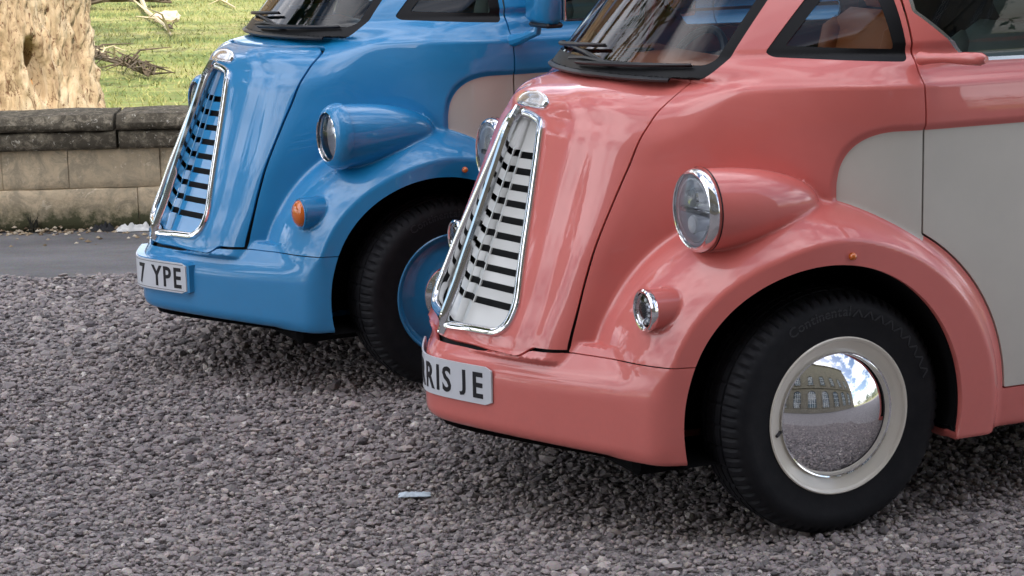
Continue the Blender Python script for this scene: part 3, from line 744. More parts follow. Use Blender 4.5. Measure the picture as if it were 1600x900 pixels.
    make_wheels(root, cfg)
    return root
TYRES = {}
def make_tyre():
    """tyre with grooved tread and sidewall, radius .352, axis along y, outer face at y=+.1"""
    R_ = .353; hw = .106; n = 288; K = .3605 / .3535
    prof = [(.100, .222), (.106, .228), (.108, .245), (.1085, .262), (.114, .285), (.115, .300), (.113, .312), (.108, .322), (.101, .331), (.094, .338), (.083, .3445), (.070, .3485),
            (.056, .3500), (.053, .3500), (.052, .342), (.046, .342), (.045, .3515), (.022, .3530), (.020, .345), (.014, .345), (.013, .3533), (0, .3535)]
    prof = prof + [(-a, r) for a, r in prof[::-1]][1:]
    V = []; F = []; k = len(prof); npitch = 72; per = n // npitch
    for i in range(n):
        t = 2 * math.pi * i / n; g = (i % per) == 0
        for (a, r) in prof:
            rr = r
            if g and r > .328 and abs(a) > .060: rr = r - .0075 * min(1, (r - .326) / .008)
            elif g and abs(a) < .05 and (i // per) % 2 == 0 and r > .347: rr = r - .004
            tw = .018 * (abs(a) / .1) * (1 if a > 0 else -1)
            rr = .222 + (rr - .222) * (.3605 - .222) / (.3535 - .222); V.append((rr * math.cos(t), a * (.93 if a < 0 else 1), rr * math.sin(t)))
    for i in range(n):
        i2 = (i + 1) % n
        for j in range(k - 1): F.append([i * k + j, i * k + j + 1, i2 * k + j + 1, i2 * k + j])
    me = np_mesh('tyre', V, np.array(F), M_TYRE, smooth=True); me.set_sharp_from_angle(angle=math.radians(28)); return me
def make_wheels(root, cfg):
    if not TYRES:
        me = make_tyre(); TYRES['t'] = me
        m = MB()      # raised maker's name and pattern on the sidewall
        R0 = .292; txt = 'Continental'; ang = math.radians(56)
        for ch in txt:
            V, F = text_mesh(ch, .040, .0014, .0004); wd = (V[:, 0].max() - V[:, 0].min()); V[:, 0] -= (V[:, 0].min() + V[:, 0].max()) / 2
            ang2 = ang + (wd / 2 + .0018) / R0; rr = R0 + V[:, 1]; tt = ang2 + V[:, 0] / R0
            m.add(np.stack([rr * np.cos(tt) * 1, .1135 + V[:, 2], rr * np.sin(tt)], 1), F); ang = ang2 + (wd / 2 + .0018) / R0
        for q in range(9):   # zig-zag ornament further round
            a0 = math.radians(104 + q * 7.5); 
            for (da, r0, r1) in ((0, .290, .312), (.055, .312, .290)):
                V = []; 
                for (aa, r_) in ((a0 - da, r0), (a0 - da - .018, r0), (a0 - da - .072, r1), (a0 - da - .054, r1)): V += [(r_ * math.cos(aa), .1145, r_ * math.sin(aa)), (r_ * math.cos(aa), .1165, r_ * math.sin(aa))]
                m.add(V, [[1, 3, 5, 7], [0, 1, 3, 2], [2, 3, 5, 4], [4, 5, 7, 6], [6, 7, 1, 0]])
        m.V = [(-a if False else a, b, c_) for a, b, c_ in m.V]
        me = np_mesh('tyre_lettering', m.V, m.F, M_TYRELET, smooth=False); TYRES['l'] = me
    for (x, r_off) in ((0.0, 0), (RAX, 0)):
        for sgn in (1, -1):
            W = .868; yo = W - .100
            cx = x; cz = .3595
            rimm = cfg['rim']; rr = .229
            # disc profile (axial offset from the outer face plane, radius)
            if cfg['hub'] == 'big':
                prof = [(-.10, .205), (-.02, .212), (-.004, .2175), (.002, .222), (.0035, .2275), (0, .231), (-.003, .2275), (-.004, .2235)]
                disc = [(-.004, .2235), (-.008, .219), (-.013, .214), (-.020, .206), (-.026, .199), (-.034, .192), (-.039, .186), (-.041, .175), (-.045, .10), (-.045, 0)]
                cap = [(-.040, .182), (-.034, .185), (-.030, .1835)] + [(-.0345 - .262 + math.sqrt(.262 ** 2 + 0 * q - (.1825 * q) ** 2) + .075 - .0003, .1825 * q) for q in (.985, .95, .9, .84, .76, .66, .55, .43, .3, .16, 0)]
            else:
                prof = [(-.10, .205), (-.02, .212), (-.004, .2175), (.002, .222), (.0035, .2275), (0, .231), (-.003, .2275), (-.004, .2235)]
                disc = [(-.004, .2235), (-.010, .220), (-.022, .214), (-.030, .205), (-.034, .196), (-.028, .182), (-.020, .16), (-.014, .135), (-.012, .118), (-.013, .05), (-.013, 0)]
                cap = [(-.014, .114), (-.006, .1155)] + [(-.0245 + math.sqrt(.20 ** 2 - (.113 * q) ** 2) - .20 + .0545, .113 * q) for q in (1, .96, .9, .8, .68, .55, .4, .25, .1, 0)]
            S = lambda pr: [(a * sgn, r) for a, r in pr]
            if cfg['hub'] == 'big':
                disc = [(a * .5, r) for a, r in disc]; cap = [(a + .019, r) for a, r in cap]
            whl = fix_normals(MB().lathe(S(disc), (0, 0, 0), 'y', 96).build('wheel', rimm, root, angle=40, loc=(cx, W * sgn, cz)))
            fix_normals(MB().lathe(S(prof), (0, 0, 0), 'y', 96).build('rim_flange', rimm, whl, angle=40))
            fix_normals(MB().lathe(S([(-.12, .222), (-.004, .231), (-.001, .2335), (-.006, .2345)]), (0, 0, 0), 'y', 96).build('bead_ring', M_BLACK, whl, angle=40))
            fix_normals(MB().lathe(S(cap), (0, 0, 0), 'y', 96).build('hubcap', M_CHROME, whl, angle=60))
            ty = link('tyre', TYRES['t'], whl, (0, -.108 * sgn, 0))
            tl = tag(link('tyre_lettering', TYRES['l'], whl, (0, -.108 * sgn, 0)), kind='stuff')
            if sgn < 0: tl.rotation_euler = (0, 0, math.pi)
            if cfg['hub'] == 'big':
                a = math.radians(-2)   # rubber valve
                MB().tube([(.187 * math.cos(-a), -.016 * sgn, .183 * math.sin(a) - .022), (.205 * math.cos(-a), -.004 * sgn, .203 * math.sin(a) - .028)][::1], [.0055, .0045], 8).build('valve_stem', M_BLACK, whl)

VAN_P = build_van(dict(loc=(.5772, 6.6321, 0), yaw=3.55682, paint=M_PINK, cream=M_CREAM, rim=M_RIM, bonnet='long', slots=10, slot_h=.020, grille=M_GRILLEW, badge=M_STEEL, lamp='chrome', indicator='led',
    plinth=False, letters=[('M', -.165), ('O', -.098), ('R', -.036), ('R', .022), ('I', .062), ('S', .099), ('J', .160), ('E', .216)], mirror='camera', dash=M_SEATO, dash2=M_SEATO, seat=M_SEATG, hub='big',
    label='salmon pink retro van with cream side panel and white grille, parked nearest'))
VAN_B = build_van(dict(loc=(-.6165, 8.4859, 0), yaw=3.61962, paint=M_BLUE, cream=M_CREAMB, rim=M_BLUE, bonnet='short', slots=9, slot_h=.021, grille=M_BLUE, badge=M_STEEL, lamp='body', indicator='amber',
    plinth=True, letters=[('7', .035), ('Y', .120), ('P', .174), ('E', .224)], mirror='glass', dash=M_BLACK, dash2=M_SEATG, seat=M_SEATG, hub='small',
    label='sky blue retro van with amber indicator and body-coloured wheel, parked behind the pink one'))

# ================================================================== the place
from mathutils import noise as mnoise
def gnoise(x, y, z=0.0): return mnoise.noise((x, y, z))
# ---- materials of the setting
def gravel_mat(name, lo, hi, sc):
    m = mat(name, lo, .9); N, L, b = nodes_of(m)
    v = N.new('ShaderNodeTexVoronoi'); v.inputs['Scale'].default_value = sc; tc = N.new('ShaderNodeTexCoord'); L.new(tc.outputs['Object'], v.inputs['Vector'])
    r = ramp(N, L, v.outputs['Color'], [(0, lo), (1, hi)]); L.new(r.outputs[0], b.inputs['Base Color']); bump(N, L, b, v.outputs['Distance'], .9, .012); return m
M_GRAVELBASE = gravel_mat('gravel_bed', (.04, .036, .037), (.40, .36, .35), 66)
def stone_attr_mat():
    m = mat('gravel_stones', (.2, .18, .17), .78); N, L, b = nodes_of(m)
    a = N.new('ShaderNodeAttribute'); a.attribute_name = 'tone'
    r = ramp(N, L, a.outputs['Fac'], [(0, (.085, .075, .076)), (.3, (.215, .187, .184)), (.6, (.315, .272, .260)), (.85, (.40, .335, .305)), (1, (.56, .51, .47))])
    n = noise_node(N, L, 180, 3); L.new(mixc(N, L, .35, r.outputs[0], n.outputs['Color'], 'OVERLAY'), b.inputs['Base Color']); return m
M_STONES = stone_attr_mat()
def tarmac():
    m = mat('tarmac', (.06, .058, .06), .85); N, L, b = nodes_of(m)
    n1 = noise_node(N, L, 1.6, 5, .6, stretch=(1, 2.5, 1)); r1 = ramp(N, L, n1.outputs[0], [(.3, (.15, .145, .147)), (.7, (.25, .24, .238))])
    n2 = noise_node(N, L, 90, 3); c = mixc(N, L, .5, r1.outputs[0], n2.outputs['Color'], 'OVERLAY')
    n4 = noise_node(N, L, 7, 4); c2 = mixc(N, L, ramp(N, L, n4.outputs[0], [(.58, (0, 0, 0)), (.7, (.5, .5, .5))]).outputs[0], c, (.20, .17, .14)); L.new(c2, b.inputs['Base Color'])
    n3 = noise_node(N, L, 95, 5, .7); bump(N, L, b, n3.outputs[0], 1.0, .012); return m
M_TARMAC = tarmac()
def grass_ground():
    m = mat('grass_ground', (.1, .13, .03), .95, spec=.1); N, L, b = nodes_of(m)
    n1 = noise_node(N, L, .55, 7, .65, stretch=(.45, 1.4, 1)); r1 = ramp(N, L, n1.outputs[0], [(.32, (.13, .175, .055)), (.45, (.21, .245, .085)), (.56, (.33, .325, .13)), (.72, (.45, .39, .20))])
    n2 = noise_node(N, L, 14, 6, .7); c = mixc(N, L, .55, r1.outputs[0], n2.outputs['Color'], 'OVERLAY'); L.new(c, b.inputs['Base Color'])
    bump(N, L, b, n2.outputs[0], .7, .08); return m
M_GRASS = grass_ground()
def attr_mat(name, stops, rough=.9, attr='tone'):
    m = mat(name, stops[0][1], rough, spec=.15); N, L, b = nodes_of(m)
    a = N.new('ShaderNodeAttribute'); a.attribute_name = attr; r = ramp(N, L, a.outputs['Fac'], stops); L.new(r.outputs[0], b.inputs['Base Color']); return m
M_BLADE = attr_mat('grass_blades', [(0, (.18, .21, .07)), (.5, (.30, .31, .12)), (.8, (.44, .40, .19)), (1, (.52, .45, .26))])
def stone_mat(name, base, dark, lich, amt, sc=1.0, moss=0.0):
    m = mat(name, base, .9, spec=.2); N, L, b = nodes_of(m)
    n1 = noise_node(N, L, 2.2 * sc, 7, .68); c = ramp(N, L, n1.outputs[0], [(.3, tuple(x * .72 for x in base)), (.5, base), (.72, tuple(min(1, x * 1.25) for x in base))]).outputs[0]
    n2 = noise_node(N, L, 9 * sc, 8, .75, dist=.6); f2 = ramp(N, L, n2.outputs[0], [(.5 - amt * .2, (0, 0, 0)), (.62 - amt * .1, (1, 1, 1))]).outputs[0]
    c = mixc(N, L, f2, c, dark)
    n3 = noise_node(N, L, 17 * sc, 7, .7, dist=1.0); f3 = ramp(N, L, n3.outputs[0], [(.60, (0, 0, 0)), (.66, (1, 1, 1))]).outputs[0]
    c = mixc(N, L, f3, c, lich)
    if moss:
        tc = N.new('ShaderNodeTexCoord'); sx = N.new('ShaderNodeSeparateXYZ'); L.new(tc.outputs['Object'], sx.inputs[0]); mr = N.new('ShaderNodeMapRange'); mr.inputs[1].default_value = .26; mr.inputs[2].default_value = .02
        L.new(sx.outputs[2], mr.inputs[0]); n4 = noise_node(N, L, 11, 7, .75); mu = N.new('ShaderNodeMath'); mu.operation = 'MULTIPLY'; L.new(mr.outputs[0], mu.inputs[0]); L.new(n4.outputs[0], mu.inputs[1])
        f4 = ramp(N, L, mu.outputs[0], [(.18, (0, 0, 0)), (.42, (1, 1, 1))]).outputs[0]; c = mixc(N, L, f4, c, (.085, .085, .045))
    L.new(c, b.inputs['Base Color'])
    n5 = noise_node(N, L, 38 * sc, 6, .75); bump(N, L, b, n5.outputs[0], .65, .012); return m
M_ASHLAR = stone_mat('pale_ashlar', (.68, .54, .36), (.44, .36, .25), (.74, .62, .45), .25, moss=1.0)
M_COPING = stone_mat('lichened_coping', (.34, .29, .21), (.10, .085, .062), (.60, .55, .45), .9, 2.2)
M_MORTAR = mat('old_mortar', (.50, .40, .28), .95)
M_HOUSE = stone_mat('house_stone', (.24, .21, .165), (.13, .115, .09), (.30, .27, .22), .4, .5)
def bark_mat():
    m = mat('sunlit_bark', (.4, .27, .17), .92, spec=.15); N, L, b = nodes_of(m)
    n1 = noise_node(N, L, 5, 7, .7, stretch=(1, 1, .35), dist=.5); c = ramp(N, L, n1.outputs[0], [(.3, (.30, .20, .12)), (.48, (.56, .42, .27)), (.68, (.74, .62, .46))]).outputs[0]
    n2 = noise_node(N, L, 17, 7, .78, stretch=(1, 1, .42), dist=1.6); f = ramp(N, L, n2.outputs[0], [(.40, (1, 1, 1)), (.47, (0, 0, 0))]).outputs[0]
    c = mixc(N, L, f, c, (.17, .095, .055)); L.new(c, b.inputs['Base Color'])
    p = bump(N, L, b, n2.outputs[0], .8, .04); n3 = noise_node(N, L, 80, 4); bump(N, L, b, n3.outputs[0], .4, .01, p); return m
M_BARK = bark_mat(); M_BARK2 = stone_mat('grey_bark', (.16, .13, .10), (.07, .055, .045), (.2, .19, .15), .4, 2)
M_HEART = mat('orange_heartwood', (.55, .26, .08), .8)
M_LEAF = attr_mat('tree_leaves', [(0, (.025, .05, .012)), (.5, (.06, .10, .022)), (1, (.12, .16, .045))], .6)
M_TWIG = mat('dead_twig', (.10, .075, .05), .9); M_STICK = mat('pale_dead_stick', (.50, .42, .27), .85)
M_LITTER = attr_mat('leaf_litter', [(0, (.10, .07, .045)), (.5, (.32, .24, .15)), (1, (.62, .54, .42))])
M_CLOTH = mat('white_cloth', (.72, .71, .68), .85); M_PAPER = mat('pale_blue_paper', (.56, .64, .70), .6)
M_WPANE = mat('dark_window_pane', (.02, .03, .04), .05, spec=.8); M_WFRAME = mat('white_window_frame', (.6, .6, .58), .5)

# ---- ground
def sheet(name, pts, m, z): return tag(link(name, np_mesh(name, [(x, y, z) for x, y in pts], [list(range(len(pts)))], m)), kind='structure')
sheet('ground', [(-700, -300), (700, -300), (700, 900), (-700, 900)], M_GRASS, -.012)
GE = lambda x: 10.10 + .03 * (x + 2)                      # far edge of the gravel
WL = lambda x: 11.598 + .0489 * x                         # face of the wall
sheet('gravel_drive', [(-30, -3.3), (30, -3.3), (30, GE(30) + .3), (-30, GE(-30) + .3)], M_GRAVELBASE, -.004)
sheet('tarmac_path', [(-30, GE(-30)), (30, GE(30)), (30, WL(30) + .1), (-30, WL(-30) + .1)], M_TARMAC, .004)
# gravel stones: the part of the drive in view and a margin round it
def scatter_stones():
    pts = []
    for (y0, y1, s) in ((4.7, 6.6, .0172), (6.6, 8.3, .0190), (8.3, 10.16, .0250)):
        for y in np.arange(y0, y1, s):
            xl, xr = -.258 * y - .55, .258 * y + .5
            k = int((xr - xl) / s); xx = xl + (np.arange(k) + RNG.uniform(0, 1, k)) * s
            pts.append(np.stack([xx, y + RNG.uniform(-.5, .5, k) * s, np.full(k, s)], 1))
    P = np.concatenate(pts)
    ex = np.stack([RNG.uniform(-3.2, 3, 900), 10.1 + RNG.exponential(.09, 900), np.full(900, .02)], 1); P = np.concatenate([P, ex]); P = P[P[:, 1] < 10.14 + .03 * (P[:, 0] + 2) + .035 * np.sin(P[:, 0] * 9) + .02 * np.sin(P[:, 0] * 23 + 1) + RNG.exponential(.03, len(P))]; n = len(P)
    g = (1 + 5 ** .5) / 2; I = np.array([(-1, g, 0), (1, g, 0), (-1, -g, 0), (1, -g, 0), (0, -1, g), (0, 1, g), (0, -1, -g), (0, 1, -g), (g, 0, -1), (g, 0, 1), (-g, 0, -1), (-g, 0, 1)]) / 1.902
    IF = np.array([(0, 11, 5), (0, 5, 1), (0, 1, 7), (0, 7, 10), (0, 10, 11), (1, 5, 9), (5, 11, 4), (11, 10, 2), (10, 7, 6), (7, 1, 8), (3, 9, 4), (3, 4, 2), (3, 2, 6), (3, 6, 8), (3, 8, 9), (4, 9, 5), (2, 4, 11), (6, 2, 10), (8, 6, 7), (9, 8, 1)])
    A = RNG.uniform(0, 2 * np.pi, n); sc = P[:, 2] * RNG.lognormal(-.60, .30, n)
    big = RNG.random(n) < .02; sc[big] *= 1.5
    V = I[None] * RNG.uniform(.72, 1.25, (n, 12, 1)); V = V * np.stack([RNG.uniform(.85, 1.35, n), RNG.uniform(.7, 1.05, n), RNG.uniform(.45, .85, n)], 1)[:, None]
    tx = RNG.uniform(-.6, .6, n); c_, s_ = np.cos(tx)[:, None], np.sin(tx)[:, None]; V = np.stack([V[..., 0], V[..., 1] * c_ - V[..., 2] * s_, V[..., 1] * s_ + V[..., 2] * c_], -1)
    c_, s_ = np.cos(A)[:, None], np.sin(A)[:, None]; V = np.stack([V[..., 0] * c_ - V[..., 1] * s_, V[..., 0] * s_ + V[..., 1] * c_, V[..., 2]], -1) * sc[:, None, None]
    z = RNG.uniform(-.009, .008, n); V = V + np.stack([P[:, 0], P[:, 1], z], 1)[:, None]
    # stones under the tyres are pressed down
    F = (IF[None] + (np.arange(n) * 12)[:, None, None]).reshape(-1, 3)
    me = np_mesh('gravel', V.reshape(-1, 3), F, M_STONES, smooth=False)
    t = np.clip(RNG.normal(.48, .20, n) + .08 * np.sin(P[:, 0] * 1.3) * np.sin(P[:, 1] * 1.1), 0, .95); t[RNG.random(n) < .012] = 1.0
    at = me.attributes.new('tone', 'FLOAT', 'POINT'); at.data.foreach_set('value', np.repeat(t, 12).astype(np.float32))
    tag(link('gravel', me), kind='stuff'); print('stones', n)
scatter_stones()

# ---- boundary wall
wall = empty('stone_wall', (0, 11.598, 0), math.atan(.0489)); tag(wall, 'low pale stone boundary wall with dark lichened coping between the drive and the field', 'wall')
def block(name, x0, x1, y0, y1, z0, z1, m, rough=.004, nx=10, seed=0, bev=.004, top_round=0.0):
    """weathered stone block: front, top and ends with uneven relief"""
    prof = [(y1, z0), (y0, z0), (y0 - 0, z0 + bev)]
    nz = max(2, int((z1 - z0) / .05)); ys_ = []
    pr = [(y1, z0), (y0 + bev, z0)] + [(y0 + (top_round * max(0, (q - .55) / .45) ** 2), z0 + bev + (z1 - z0 - 2 * bev) * q) for q in np.linspace(0, 1, nz + 1)] + [(y0 + bev + top_round, z1), (y1, z1)]
    V = []; k = len(pr)
    for i in range(nx + 1):
        x = x0 + (x1 - x0) * i / nx
        if i == 0: x += 0
        for j, (y, z) in enumerate(pr):
            e = bev if i in (0, nx) else 0
            n_ = gnoise(x * 6 + seed, z * 9, seed) * rough * 1.6 + gnoise(x * 19, z * 23 + seed, 1) * rough
            V.append((x + (e * .3 if i == 0 else (-e * .3 if i == nx else 0)), y - (n_ if j not in (0, k - 1) else 0) + e * (1 if j not in (0, k - 1) else 0), z + (n_ * .7 if z > z1 - .001 else 0)))
    F = [[i * k + j, (i + 1) * k + j, (i + 1) * k + j + 1, i * k + j + 1] for i in range(nx) for j in range(k - 1)]
    F += [list(range(k)), [nx * k + j for j in range(k)][::-1]]
    return fix_normals(MB().add(V, F).build(name, m, wall, angle=50))
def course(z0, z1, y0, y1, joints, m, gap, **kw):
    for i in range(len(joints) - 1): block('stone', joints[i] + gap / 2, joints[i + 1] - gap / 2, y0 + random.uniform(-.003, .003), y1, z0, z1, m, seed=random.uniform(0, 50), **kw)
def joints(lo, hi, fixed, step):
    j = sorted(fixed); 
    while j[0] > lo: j.insert(0, j[0] - step * random.uniform(.8, 1.25))
    while j[-1] < hi: j.append(j[-1] + step * random.uniform(.8, 1.25))
    return j
course(.012, .235, 0, .34, joints(-6.5, 6.5, [-3.1, -2.05, -1.35], .95), M_ASHLAR, .002, nx=8)
course(.238, .452, .001, .34, joints(-6.5, 6.5, [-2.78, -2.42, -1.92, -1.52], .80), M_ASHLAR, .002, nx=8)
course(.455, .552, -.045, .34, joints(-6.5, 6.5, [-3.9, -2.14, -1.05], 1.3), M_COPING, .008, rough=.006, bev=.014, nx=22)
course(.559, .640, -.062, .36, joints(-6.5, 6.5, [-3.9, -2.15, -1.05], 1.3), M_COPING, .008, rough=.008, bev=.018, nx=22, top_round=.03)
MB().box((0, .174, .23), (13.2, .32, .44)).build('mortar_core', M_MORTAR, wall)

# ---- litter along the foot of the wall
def litter():
    V = []; F = []; T = []
    for _ in range(900):
        x = random.uniform(-4.6, -.6); d = abs(random.gauss(0, .05)) + .005
        if random.random() < .15: d = random.uniform(0, .5)
        y = WL(x) - d; s = random.uniform(.006, .022) * (1.4 if random.random() < .12 else 1); b = len(V); a = random.uniform(0, 6.3); t = random.random()
        z = .006 + max(0, .03 - d * .5) * random.random()
        pr = [(1, 0, 0), (0, .7, 0), (-1, 0, 0), (0, -.7, 0), (0, 0, .5), (0, 0, -.3)]
        for (u, v, w_) in pr:
            u *= random.uniform(.7, 1.2); V.append((x + (u * math.cos(a) - v * math.sin(a)) * s, y + (u * math.sin(a) + v * math.cos(a)) * s, z + w_ * s)); T.append(t)
        F += [[b + i, b + (i + 1) % 4, b + 4] for i in range(4)] + [[b + (i + 1) % 4, b + i, b + 5] for i in range(4)]
    me = np_mesh('leaf_litter', V, np.array(F), M_LITTER, smooth=False); at = me.attributes.new('tone', 'FLOAT', 'POINT'); at.data.foreach_set('value', np.array(T, np.float32)); tag(link('leaf_litter', me), kind='stuff')
litter()
def crumple(name, cx, cy, z, lx, ly, h, m, label, cat, seed, nx=26, ny=12, rot=0.0):
    V = []
    for i in range(nx):
        for j in range(ny):
            u, v = i / (nx - 1) * 2 - 1, j / (ny - 1) * 2 - 1; e = 1 + .18 * gnoise(u * 2 + seed, v * 2, 3)
            x, y = u * lx / 2 * e, v * ly / 2 * e; zz = h * (.25 + .75 * abs(gnoise(u * 2.6 + seed, v * 2.6, 7)) * 1.6) * (1 - max(abs(u), abs(v)) ** 4) + .002
            V.append((x * math.cos(rot) - y * math.sin(rot), x * math.sin(rot) + y * math.cos(rot), zz))
    nb = len(V); V += [(a, b, max(0, c - .003)) for a, b, c in V]
    F = [[i * ny + j, (i + 1) * ny + j, (i + 1) * ny + j + 1, i * ny + j + 1] for i in range(nx - 1) for j in range(ny - 1)]; F += [[a + nb for a in f[::-1]] for f in F]
    o = MB().add(V, F).build(name, m, loc=(cx, cy, z)); return tag(o, label, cat)
crumple('rag', -2.06, WL(-2.06) - .07, .008, .20, .07, .05, M_CLOTH, 'crumpled white rag lying at the foot of the stone wall', 'rag', 4, rot=.1)
crumple('rag', -2.24, WL(-2.24) - .04, .008, .13, .06, .045, M_DARK, 'dark crumpled scrap beside the white rag at the wall', 'rag', 9, rot=-.1)
crumple('paper_scrap', -.315, 6.30, .012, .098, .045, .008, M_PAPER, 'small pale blue scrap of paper lying on the gravel in front', 'paper', 2, rot=.03)
# dark weed growing at the wall
wd = MB()
for k in range(26):
    a = random.uniform(0, 6.3); l = random.uniform(.04, .11); t = random.uniform(.1, .5); p = Vector((random.gauss(0, .012), random.gauss(0, .01), 0)); q = p + Vector((math.cos(a) * t * l, math.sin(a) * t * l, l))
    wd.tube([p, (p + q) / 2 + Vector((0, 0, l * .15)), q], [.004, .003, .0008], 4)
tag(wd.build('weed', mat('dark_weed', (.03, .028, .018), .9), loc=(-2.62, WL(-2.62) - .02, 0)), 'small dark dead weed growing at the foot of the stone wall', 'weed')

# ---- trees
def leaf_cloud(name, centres, rad, per, size, m, parent=None, seed=3, flat=.8):
    rg = np.random.default_rng(seed); C = np.repeat(np.array(centres), per, 0); n = len(C)
    d = rg.normal(0, 1, (n, 3)); d /= np.linalg.norm(d, axis=1, keepdims=True); P = C + d * (rg.random((n, 1)) ** .5) * rad * np.array([1, 1, flat])
    u = rg.normal(0, 1, (n, 3)); u /= np.linalg.norm(u, axis=1, keepdims=True); v = np.cross(u, rg.normal(0, 1, (n, 3))); v /= np.linalg.norm(v, axis=1, keepdims=True)
    s = size * rg.uniform(.5, 1.3, (n, 1)); V = np.stack([P - u * s, P + v * s * .5, P + u * s, P - v * s * .5], 1).reshape(-1, 3)
    F = np.arange(4 * n).reshape(n, 4); me = np_mesh(name, V, F, m, smooth=False)
    at = me.attributes.new('tone', 'FLOAT', 'POINT'); tt = np.clip(rg.normal(.5, .22, n) , 0, 1); at.data.foreach_set('value', np.repeat(tt, 4).astype(np.float32))
    return link(name, me, parent)
def grow(mb, p, d, r, l, lvl, tips, rg):
    pts = [p]; rad = [r]; k = 5 if lvl > 1 else 3
    for i in range(k):
        d = (d + Vector((rg.gauss(0, .16), rg.gauss(0, .16), rg.gauss(.05, .10)))).normalized(); p = p + d * (l / k); pts.append(p); rad.append(r * (1 - .45 * (i + 1) / k))
    mb.tube(pts, rad, 9 if lvl > 2 else (6 if lvl > 1 else 4))
    if lvl <= 0: tips.append(tuple(p)); return
    if lvl <= 1: tips.append(tuple(p))
    for _ in range(rg.choice((2, 3)) if lvl > 1 else 3):
        a = Vector((rg.gauss(0, 1), rg.gauss(0, 1), rg.gauss(.25, .5))).normalized(); nd = (d * .62 + a * .72).normalized(); s = rg.choice(range(max(1, k - 2), k + 1))
        grow(mb, pts[s], nd, rad[s] * .72, l * rg.uniform(.62, .82), lvl - 1, tips, rg)
def tree(name, loc, h, r, seed, label, cat='tree', group=None, leaves=22, lvl=4, bark=None, trunk_obj=None, lsize=.16):
    rg = random.Random(seed); root = empty(name, loc); tag(root, label, cat, group)
    mb = MB(); tips = []; th = h * .26
    if trunk_obj is None: mb.tube([(0, 0, -.1), (0, 0, .3), (.03, 0, th * .5), (0, .05, th)], [r * 1.45, r * 1.1, r, r * .85], 12)
    for k in range(4):
        a = 2 * math.pi * (k + rg.random() * .6) / 4; grow(mb, Vector((0, 0, th * (.9 + .1 * k / 4))), Vector((math.cos(a) * .75, math.sin(a) * .75, .9)).normalized(), r * .55, h * .27, lvl, tips, rg)
    mb.build('trunk' if trunk_obj is None else 'limbs', bark or M_BARK2, root)
    if leaves: leaf_cloud('crown', tips, h * .055, leaves, lsize, M_LEAF, root, seed)
    return root
def big_trunk():
    root = tree('old_tree', (-3.83, 15.2, 0), 15, .62, 5, 'massive old tree with pale orange bark and a dark hollow, behind the wall', 'tree', leaves=9, lvl=4, bark=M_BARK, trunk_obj=True)
    nt_, nz = 380, 190; V = []; R0 = .84
    hx = math.atan2(-.61, .58)          # direction of the hollow on the trunk
    for j in range(nz):
        z = -.15 + 4.5 * (j / (nz - 1)) ** 1.25; fl = 1 + .22 * math.exp(-max(z, 0) / .16) + .10 * max(0, z - 1.2) * (1 if z < 2.4 else 1) - .06 * math.sin(min(z, 1.6) / 1.6 * math.pi)
        if z > 1.2: fl = fl
        for i in range(nt_):
            t = 2 * math.pi * i / nt_; c, s = math.cos(t), math.sin(t)
            r = R0 * fl * (1 + .05 * math.sin(3 * t + .6) + .03 * math.sin(7 * t + z * .8 + 1)) + .05 * math.exp(-max(z, 0) / .3) * math.sin(9 * t + 2)
            g1 = mnoise.noise((c * 5.5, s * 5.5, z * 1.5)); g2 = mnoise.noise((c * 15, s * 15, z * 4.2 + 7)); g3 = mnoise.noise((c * 34, s * 34, z * 12))
            r += .035 * g1 + .030 * abs(g2) * 1.4 - .02 + .022 * g3 + .020 * abs(mnoise.noise((c * 20 + 9, s * 20, z * 6.5))) * 1.5 + .012 * mnoise.noise((c * 60, s * 60, z * 26))
            dt = (t - hx + math.pi) % (2 * math.pi) - math.pi; u = dt * R0; w_ = z - .59; uu = u - .06 + w_ * .28
            e = (uu / .075) ** 2 + (w_ / .21) ** 2; e2 = (uu / .17) ** 2 + (w_ / .32) ** 2
            r += .035 * math.exp(-min(20, (e2 - .8) ** 2 * 3)) ; r -= .36 * (1 / (1 + math.exp(min(40, (e - 1) * 5))))
            V.append((r * c, r * s, z))
    F = [[j * nt_ + i, j * nt_ + (i + 1) % nt_, (j + 1) * nt_ + (i + 1) % nt_, (j + 1) * nt_ + i] for j in range(nz - 1) for i in range(nt_)]
    o = link('trunk', np_mesh('trunk', V, np.array(F), M_BARK), root)
    MB().box((R0 * .82 * math.cos(hx), R0 * .82 * math.sin(hx), .49), (.07, .07, .12), Matrix.Rotation(.5, 3, 'Y'), bev=.02).build('heartwood', M_HEART, root)
big_trunk()
TREES = [((-14.5, 16, 0), 13, .36, 21, 'broad leafy tree out on the field left of the old tree'), ((-22, 23, 0), 17, .38, 22, 'tall leafy tree further left across the field'), ((-19, 34, 0), 12, .34, 23, 'leafy tree standing deep in the field beyond the old tree'),
         ((-29, 15, 0), 19, .40, 24, 'tallest leafy tree at the far left of the field'), ((-25, 5, 0), 14, .33, 25, 'leafy tree beside the drive at far left'), ((13, 33, 0), 13, .36, 26, 'leafy tree on the field behind the vans to the right'), ((24, 24, 0), 12, .34, 27, 'leafy tree at the far right of the field')]
for (l, h, r, sd, lab) in TREES: tree('field_tree', l, h, r, sd, lab, group='trees standing on the field', leaves=90, lvl=3, lsize=.26)
cs = []
for k in range(220):
    a = math.radians(random.uniform(-75, 250)); d = random.uniform(75, 110)
    if -130 < math.degrees(a) < -60: continue
    cs.append((d * math.cos(a), 20 + d * math.sin(a), random.uniform(1.5, 9)))
tag(leaf_cloud('woodland', cs, 6.5, 260, .42, M_LEAF, seed=9), kind='stuff')

